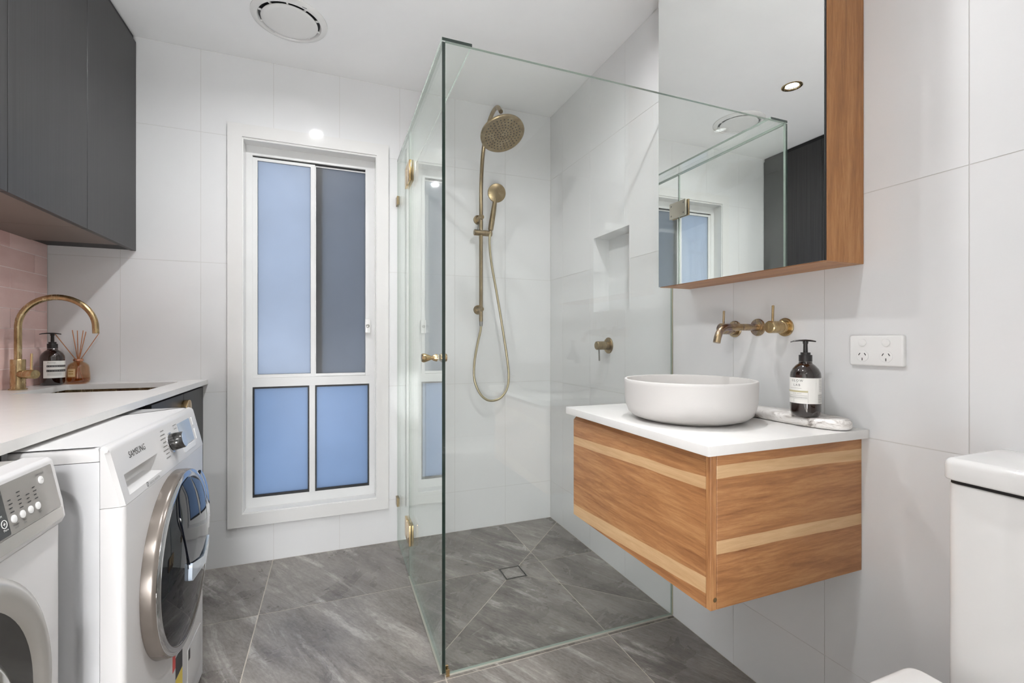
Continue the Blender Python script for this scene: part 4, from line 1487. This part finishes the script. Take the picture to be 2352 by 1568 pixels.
# door
DYC, DZC, DR = 1.420, 0.500, 0.222
dor = mk('door_ring', lathed((WXF + 0.0003, DYC, DZC), (1, 0, 0), [(DR, 0), (DR, 0.018), (DR - 0.002, 0.0275), (DR - 0.008, 0.031), (DR - 0.022, 0.032), (DR - 0.026, 0.026)], 84, cap0=False, cap1=False), M['smoke'], WM, smooth=50)
mk('bright_bead', lathed((WXF + 0.0283, DYC, DZC), (1, 0, 0), [(DR - 0.003, 0), (DR - 0.003, 0.0012), (DR - 0.009, 0.0040), (DR - 0.013, 0.0045), (DR - 0.020, 0.0042)], 84, cap0=False, cap1=False), M['chrome'], dor, smooth=60)
RG = DR - 0.0205


def dome(r):
    return WXF + 0.0300 + 0.022 * (1 - (r / RG) ** 2.4)


gls = mk('door_glass', lathed((0, DYC, DZC), (1, 0, 0), [(RG * k / 14.0, dome(RG * k / 14.0)) for k in range(14, -1, -1)], 72, cap0=False, cap1=False), M['navy'], dor, smooth=60)


def domed(outline, off, n_in=6):
    """A patch with the given outline lying on the door dome, off proud of it."""
    cy = sum(p[0] for p in outline) / len(outline)
    cz = sum(p[1] for p in outline) / len(outline)
    bm = bmesh.new()
    prev = None
    first = None
    for k in range(n_in):
        s = 1 - k / n_in
        cur = []
        for y, z in outline:
            yy, zz = cy + (y - cy) * s, cz + (z - cz) * s
            cur.append(bm.verts.new((dome(min(RG, math.hypot(yy - DYC, zz - DZC))) + off, yy, zz)))
        if prev:
            bridge(bm, prev, cur)
        else:
            first = [bm.verts.new((dome(min(RG, math.hypot(y - DYC, z - DZC))) + 0.0002, y, z)) for y, z in outline]
            bridge(bm, first, cur)
        prev = cur
    c = bm.verts.new((dome(min(RG, math.hypot(cy - DYC, cz - DZC))) + off, cy, cz))
    for i in range(len(prev)):
        bm.faces.new((prev[i], prev[(i + 1) % len(prev)], c))
    return bm


awo = rpoly([(1.318, 0.628), (1.345, 0.700), (1.425, 0.706), (1.530, 0.664), (1.558, 0.600), (1.545, 0.500), (1.490, 0.470), (1.360, 0.478)], [0.05, 0.06, 0.06, 0.06, 0.05, 0.04, 0.05, 0.02], 6)
add = mk('add_door', domed(awo, 0.0045), M['navy'], gls, smooth=50)
mk('add_door_seam', domed([(y, z) for y, z in inset2(awo, -0.004)], 0.0015, 5), M['black'], gls, smooth=50)
lip = rpoly([(1.352, 0.514), (1.350, 0.462), (1.490, 0.450), (1.552, 0.486), (1.548, 0.505), (1.488, 0.478), (1.372, 0.486)], [0.006, 0.012, 0.03, 0.01, 0.005, 0.02, 0.01], 5)
mk('add_door_lip', domed(lip, 0.0085, 4), M['screen'], gls, smooth=50)
hl = bmesh.new()
n = 22
rr = []
for i in range(n + 1):
    an = math.radians(-2 + 58 * i / n)
    th = 0.010 + 0.016 * math.sin(PI * i / n)
    ca, sa = math.cos(an), math.sin(an)
    rr.append([(WXF + x, DYC + r * ca, DZC + r * sa) for r, x in ((DR - 0.016, 0.030), (DR - 0.004 + th * 0.6, 0.034), (DR + th * 0.75, 0.032), (DR + th * 0.75, 0.027), (DR - 0.002, 0.024))])
loft(hl, rr)
mk('door_grip', hl, M['chrome'], dor, smooth=50)
# stickers near the foot
mk('sticker', boxes((WXF + 0.0002, WXF + 0.0005, 1.418, 1.440, 0.205, 0.256)), M['red'], WM, smooth=0)
mk('sticker', boxes((WXF + 0.0002, WXF + 0.0005, 1.442, 1.500, 0.172, 0.228)), M['ink'], WM, smooth=0)
mk('sticker', boxes((WXF + 0.0002, WXF + 0.0005, 1.442, 1.500, 0.120, 0.170)), M['yellow'], WM, smooth=0)
mk('sticker', boxes((WXF + 0.0002, WXF + 0.0005, 1.330, 1.390, 0.145, 0.190)), M['red'], WM, smooth=0)
mk('filter_flap', slabx(rpoly(rect(1.545, 1.690, 0.06, 0.185), 0.012), WXF + 0.0002, WXF + 0.0016, 0.001), M['enamel'], WM)
dash_group('flap_print', [(0, 0.016, 0, 0.03)], (WXF + 0.0016, 1.552, 0.150), (0, 1, 0), (0, 0, 1), M['ink'], WM)
for x in (-0.92, -0.45):
    for y in (WY0 + 0.05, WY1 - 0.05):
        mk('foot', lathed((x, y, 0.0002), (0, 0, 1), [(0.02, 0), (0.02, 0.008), (0.012, 0.0118)], 16), M['black'], WM)

# ------------------------------------------------------------------ dryer
EY0, EY1, EXF, EXB = 0.4635, 1.064, -0.454, -1.06
DY = empty('tumble_dryer', (-0.76, (EY0 + EY1) / 2, 0), 'white tumble dryer with a grey button panel, nearest machine', 'dryer')
mk('cabinet_shell', slabz(rpoly([(EXB, EY0), (EXF, EY0), (EXF, EY1), (EXB, EY1)], 0.006, 3), 0.012, 0.732, 0.002), M['enamel'], DY, smooth=50)
mk('top_panel', slabz(rpoly([(EXB, EY0), (EXF - 0.050, EY0), (EXF - 0.050, EY1), (EXB, EY1)], 0.004, 3), 0.7335, 0.850, 0.006, 3), M['silver'], DY, smooth=50)
cpf = bmesh.new()
cpp = rpoly([(EXF - 0.0495, 0.7335), (EXF + 0.003, 0.7335), (EXF + 0.008, 0.745), (EXF + 0.004, 0.775), (EXF - 0.010, 0.846), (EXF - 0.016, 0.8515), (EXF - 0.0495, 0.8525)], [0, 0.003, 0.004, 0.01, 0.006, 0.006, 0], 4)
loft(cpf, [[(x, EY0, z) for x, z in cpp], [(x, EY1, z) for x, z in cpp]])
cpo = mk('control_panel', cpf, M['enamel'], DY, smooth=30)
P0 = Vector((EXF + 0.0035, 0, 0.7770))
P1 = Vector((EXF - 0.0092, 0, 0.8420))
up2 = (P1 - P0).normalized()
n2 = Vector((0, 1, 0)).cross(up2).normalized()


def ep(y, s, d=0.0):                          # s metres up the slanted fascia
    return Vector((P0.x, y, P0.z)) + up2 * s + n2 * d


def eplate(name, y0, y1, s0, s1, d, mat, r=0.003, base=0.0002):
    bm = bmesh.new()
    ol = rpoly(rect(y0, y1, s0, s1), r, 3)
    loft(bm, [[ep(y, s, base) for y, s in ol], [ep(y, s, d) for y, s in ol]])
    return mk(name, bm, mat, cpo, smooth=0)


eplate('grey_fascia', EY0 + 0.008, EY1 - 0.010, -0.012, 0.0650, 0.0010, M['grey_panel'])
eplate('black_display', 0.62, 0.9175, -0.010, 0.0645, 0.0016, M['dark_glass'])
st = bmesh.new()
stp = rpoly(rect(EY0 + 0.006, EY1 - 0.006, 0.7440, 0.7640), 0.004, 3)
loft(st, [[(EXF + 0.0055, y, z) for y, z in stp], [(EXF + 0.0088 - (z - 0.744) * 0.12, y, z) for y, z in stp]])
mk('silver_strip', st, M['silver'], cpo, smooth=0)
bys = [0.931, 0.9525, 0.973, 0.9925]
for y in bys:
    mk('button', lathed(ep(y, 0.009, 0.0010), n2, [(0.0062, 0), (0.0062, 0.0012), (0.0050, 0.0018), (0, 0.0018)], 20), M['plastic'], cpo)
mk('start_button', lathed(ep(1.016, 0.046, 0.0010), n2, [(0.0066, 0), (0.0066, 0.0012), (0.0054, 0.0018), (0, 0.0018)], 20), M['plastic'], cpo)
text('start_mark', '>II', ep(1.016, 0.0445, 0.0030), rgt, up2, 0.005, M['grey_ink'], cpo, 'CENTER')
text('start_lettering', 'START/PAUSE', ep(1.016, 0.0555, 0.0012), rgt, up2, 0.0040, M['ink'], cpo, 'CENTER')
text('button_lettering', 'Dryness\nLevel', ep(0.9325, -0.0015, 0.0012), rgt, up2, 0.0042, M['ink'], cpo, 'CENTER')
text('button_lettering', 'Time\nDry', ep(0.9535, -0.0015, 0.0012), rgt, up2, 0.0042, M['ink'], cpo, 'CENTER')
text('button_lettering', 'Signal', ep(0.9945, -0.0025, 0.0012), rgt, up2, 0.0042, M['ink'], cpo, 'CENTER')
text('more_lettering', 'More', ep(0.9075, -0.0015, 0.0019), rgt, up2, 0.0050, M['white_ink'], cpo, 'CENTER')
text('start_time_lettering', 'Start', ep(0.9010, 0.0205, 0.0019), rgt, up2, 0.0050, M['white_ink'], cpo, 'CENTER')
pm2 = bmesh.new()
lathe(pm2, ep(0.9075, 0.009, 0.0017), n2, [(0.0064, 0.0), (0.0064, 0.0004), (0.0054, 0.0004), (0.0054, 0.0)], 28, cap0=False, cap1=False)
for w_, h_ in ((0.0030, 0.0006), (0.0006, 0.0030)):
    pm2.faces.new([pm2.verts.new(ep(0.9075 + sx * w_, 0.009 + sy * h_, 0.0020)) for sx, sy in ((-1, -1), (1, -1), (1, 1), (-1, 1))])
mk('plus_key', pm2, M['white_ink'], cpo, smooth=0)
marks = []
for yb_, rows_, s0 in ((0.927, 4, 0.019), (0.949, 5, 0.019), (0.970, 3, 0.021), (0.989, 4, 0.021)):
    for k in range(rows_):
        marks.append((yb_, yb_ + 0.009 - 0.002 * (k % 2), s0 + 0.0062 * k, s0 + 0.0018 + 0.0062 * k))
dash_group('panel_print', marks, ep(0.0, 0.0, 0.0012), rgt, up2, M['ink'], cpo)
# door
EYC, EZC, ER = 0.760, 0.520, 0.234
er = mk('door_ring', lathed((EXF + 0.0003, EYC, EZC), (1, 0, 0), [(ER, 0), (ER, 0.010), (ER - 0.004, 0.020), (ER - 0.016, 0.027), (ER - 0.036, 0.024), (ER - 0.045, 0.016)], 72, cap0=False, cap1=False), M['silver'], DY, smooth=50)
mk('dark_rim', lathed((EXF + 0.0120, EYC, EZC), (1, 0, 0), [(ER - 0.043, 0.005), (ER - 0.050, 0.004), (ER - 0.098, 0.000)], 72, cap0=False, cap1=False), M['dark_glass'], er, smooth=50)
mk('porthole', lathed((EXF + 0.0120, EYC, EZC), (1, 0, 0), [(ER - 0.097, 0.0), (ER - 0.103, 0.012), (ER - 0.115, 0.018), (0.06, 0.026), (0, 0.028)], 60, cap0=False, cap1=False), M['drum'], er, smooth=50)
for x in (-0.98, -0.52):
    for y in (EY0 + 0.05, EY1 - 0.05):
        mk('foot', lathed((x, y, 0.0002), (0, 0, 1), [(0.02, 0), (0.02, 0.008), (0.012, 0.0118)], 16), M['black'], DY)

# ------------------------------------------------------------------ ceiling: fan and downlights
FX, FY = -0.163, 2.134
FN = empty('exhaust_fan', (FX, FY, H), 'round white exhaust fan on the ceiling near the window', 'fan')
mk('surround', lathed((FX, FY, H - 0.0002), (0, 0, -1), [(0.146, 0), (0.146, 0.004), (0.138, 0.009), (0.126, 0.013), (0.122, 0.013), (0.118, 0.008), (0.116, 0.0005)], 64, cap0=False, cap1=False), M['plastic'], FN, smooth=50)
mk('duct', lathed((FX, FY, H - 0.0005), (0, 0, -1), [(0.1165, 0), (0, 0.0001)], 48), M['black'], FN)
mk('cover_disc', lathed((FX, FY, H - 0.004), (0, 0, -1), [(0.0, 0), (0.100, 0), (0.108, 0.006), (0.1085, 0.009), (0.104, 0.0125), (0.090, 0.014), (0, 0.0145)], 64), M['plastic'], FN, smooth=50)
for k in range(10):
    an = 2 * PI * k / 10 + 0.3
    mk('spoke', rodm((FX + 0.095 * math.cos(an), FY + 0.095 * math.sin(an), H - 0.006), (FX + 0.119 * math.cos(an), FY + 0.119 * math.sin(an), H - 0.006), 0.004, 8), M['plastic'], FN)
an = math.radians(62)
dash_group('maker_print', [(-0.009, 0.009, -0.0018, 0.0018)], (FX + 0.131 * math.cos(an), FY + 0.131 * math.sin(an) * -1, H - 0.0125), (1, 0.3, 0), (0.3, -1, 0), M['grey_ink'], FN, depth=0.0006)


def downlight(x, y, label):
    t = empty('downlight', (x, y, H), label, 'light', 'recessed ceiling downlights')
    mk('trim_ring', lathed((x, y, H - 0.0002), (0, 0, -1), [(0.0495, 0), (0.0495, 0.002), (0.046, 0.0035), (0.038, 0.0032), (LR - 0.002, 0.0)], 40, cap0=False, cap1=False), M['brass_warm'], t)
    mk('reflector', lathed((x, y, H - 0.0004), (0, 0, 1), [(LR - 0.001, 0), (LR - 0.004, LD + 0.004)], 40, cap0=False, cap1=False), M['chrome'], t)
    mk('lens', lathed((x, y, H + LD), (0, 0, -1), [(LR - 0.0045, 0.0), (LR - 0.0045, 0.0004), (0, 0.0005)], 32), M['lamp'], t)


for lx, ly, ll in LIGHTS:
    downlight(lx, ly, ll)

# added fill light: unseen glowing globe in the hall, lifts ceiling and upper walls
HGX, HGY = -0.35, -1.10
HLG = empty('added_fill_globe', (HGX, HGY, 0), 'added fill light globe on the hallway floor, out of view', 'lamp')
mk('base', lathed((HGX, HGY, 0.0003), (0, 0, 1), [(0.12, 0), (0.12, 0.012), (0.05, 0.018), (0.04, 0.045), (0.06, 0.060), (0, 0.061)], 40), M['charcoal'], HLG)
mk('globe', lathed((HGX, HGY, 0.350), (0, 0, 1), [(0.30 * math.cos(PI * (k / 20.0 - 0.5)), 0.30 * math.sin(PI * (k / 20.0 - 0.5))) for k in range(21)], 40, cap0=False, cap1=False), lamp_mat('fill_globe_glow', HALL_GLOBE_FILL), HLG)

# second added fill light, unseen on the hall ceiling, lifts floor and machine sides
HCL = empty('added_ceiling_fill', (HGX, -1.15, H), 'added fill light on the hallway ceiling, out of view', 'light')
mk('base_ring', lathed((HGX, -1.15, H - 0.0002), (0, 0, -1), [(0.20, 0), (0.20, 0.02), (0.192, 0.024)], 48, cap0=False, cap1=False), M['plastic'], HCL)
mk('diffuser', lathed((HGX, -1.15, H - 0.002), (0, 0, -1), [(0.191, 0), (0.188, 0.035), (0.165, 0.055), (0.10, 0.066), (0, 0.069)], 48, cap0=False), lamp_mat('fill_ceiling_glow', HALL_CEILING_FILL), HCL)

# ------------------------------------------------------------------ entry door, standing open against the dryer end
hx, hy = -0.795, -0.44
ex_, ey_ = -0.665, 0.365
du = Vector((ex_ - hx, ey_ - hy, 0))
DW = du.length
du.normalize()
dn = Vector((du.y, -du.x, 0))                 # face towards the room
ED = empty('door_1', (hx, hy, 0), 'white panelled entry door standing open by the dryer', 'door', kind='structure')


def dpt(s, z, d):
    p = Vector((hx, hy, z)) + du * s + dn * d
    return (p.x, p.y, p.z)


lf = bmesh.new()
TH = 0.019
holes = [(0.11, DW - 0.11, 0.18, 0.90), (0.11, DW - 0.11, 1.05, 1.93)]
zc = [0.008, 0.18, 0.90, 1.05, 1.93, 2.04]
sc_ = [0.0, 0.11, DW - 0.11, DW]
for sg in (1, -1):
    for i in range(3):
        for j in range(5):
            q = [(sc_[i], zc[j]), (sc_[i + 1], zc[j]), (sc_[i + 1], zc[j + 1]), (sc_[i], zc[j + 1])]
            if i == 1 and j in (1, 3):
                inn = [(sc_[i] + 0.022, zc[j] + 0.022), (sc_[i + 1] - 0.022, zc[j] + 0.022), (sc_[i + 1] - 0.022, zc[j + 1] - 0.022), (sc_[i] + 0.022, zc[j + 1] - 0.022)]
                A = [lf.verts.new(dpt(s, z, sg * TH)) for s, z in q]
                B = [lf.verts.new(dpt(s, z, sg * (TH - 0.009))) for s, z in inn]
                bridge(lf, A, B)
                lf.faces.new(B)
            else:
                lf.faces.new([lf.verts.new(dpt(s, z, sg * TH)) for s, z in q])
ed_ = [(0, 0.008), (DW, 0.008), (DW, 2.04), (0, 2.04)]
A = [lf.verts.new(dpt(s, z, TH)) for s, z in ed_]
B = [lf.verts.new(dpt(s, z, -TH)) for s, z in ed_]
bridge(lf, A, B)
bmesh.ops.remove_doubles(lf, verts=lf.verts, dist=0.0001)
mk('door_leaf', lf, M['gloss'], ED, smooth=0)
for sg in (1,):
    c = Vector(dpt(DW - 0.06, 1.0, sg * TH))
    hn_ = dn * sg
    hb_ = bmesh.new()
    lathe(hb_, c, hn_, [(0.026, 0), (0.026, 0.006), (0.010, 0.007), (0.010, 0.045), (0, 0.046)], 24)
    rod(hb_, c + hn_ * 0.040, c + hn_ * 0.040 - du * 0.11, 0.008, 14)
    mk('lever_handle', hb_, M['chrome'], ED)
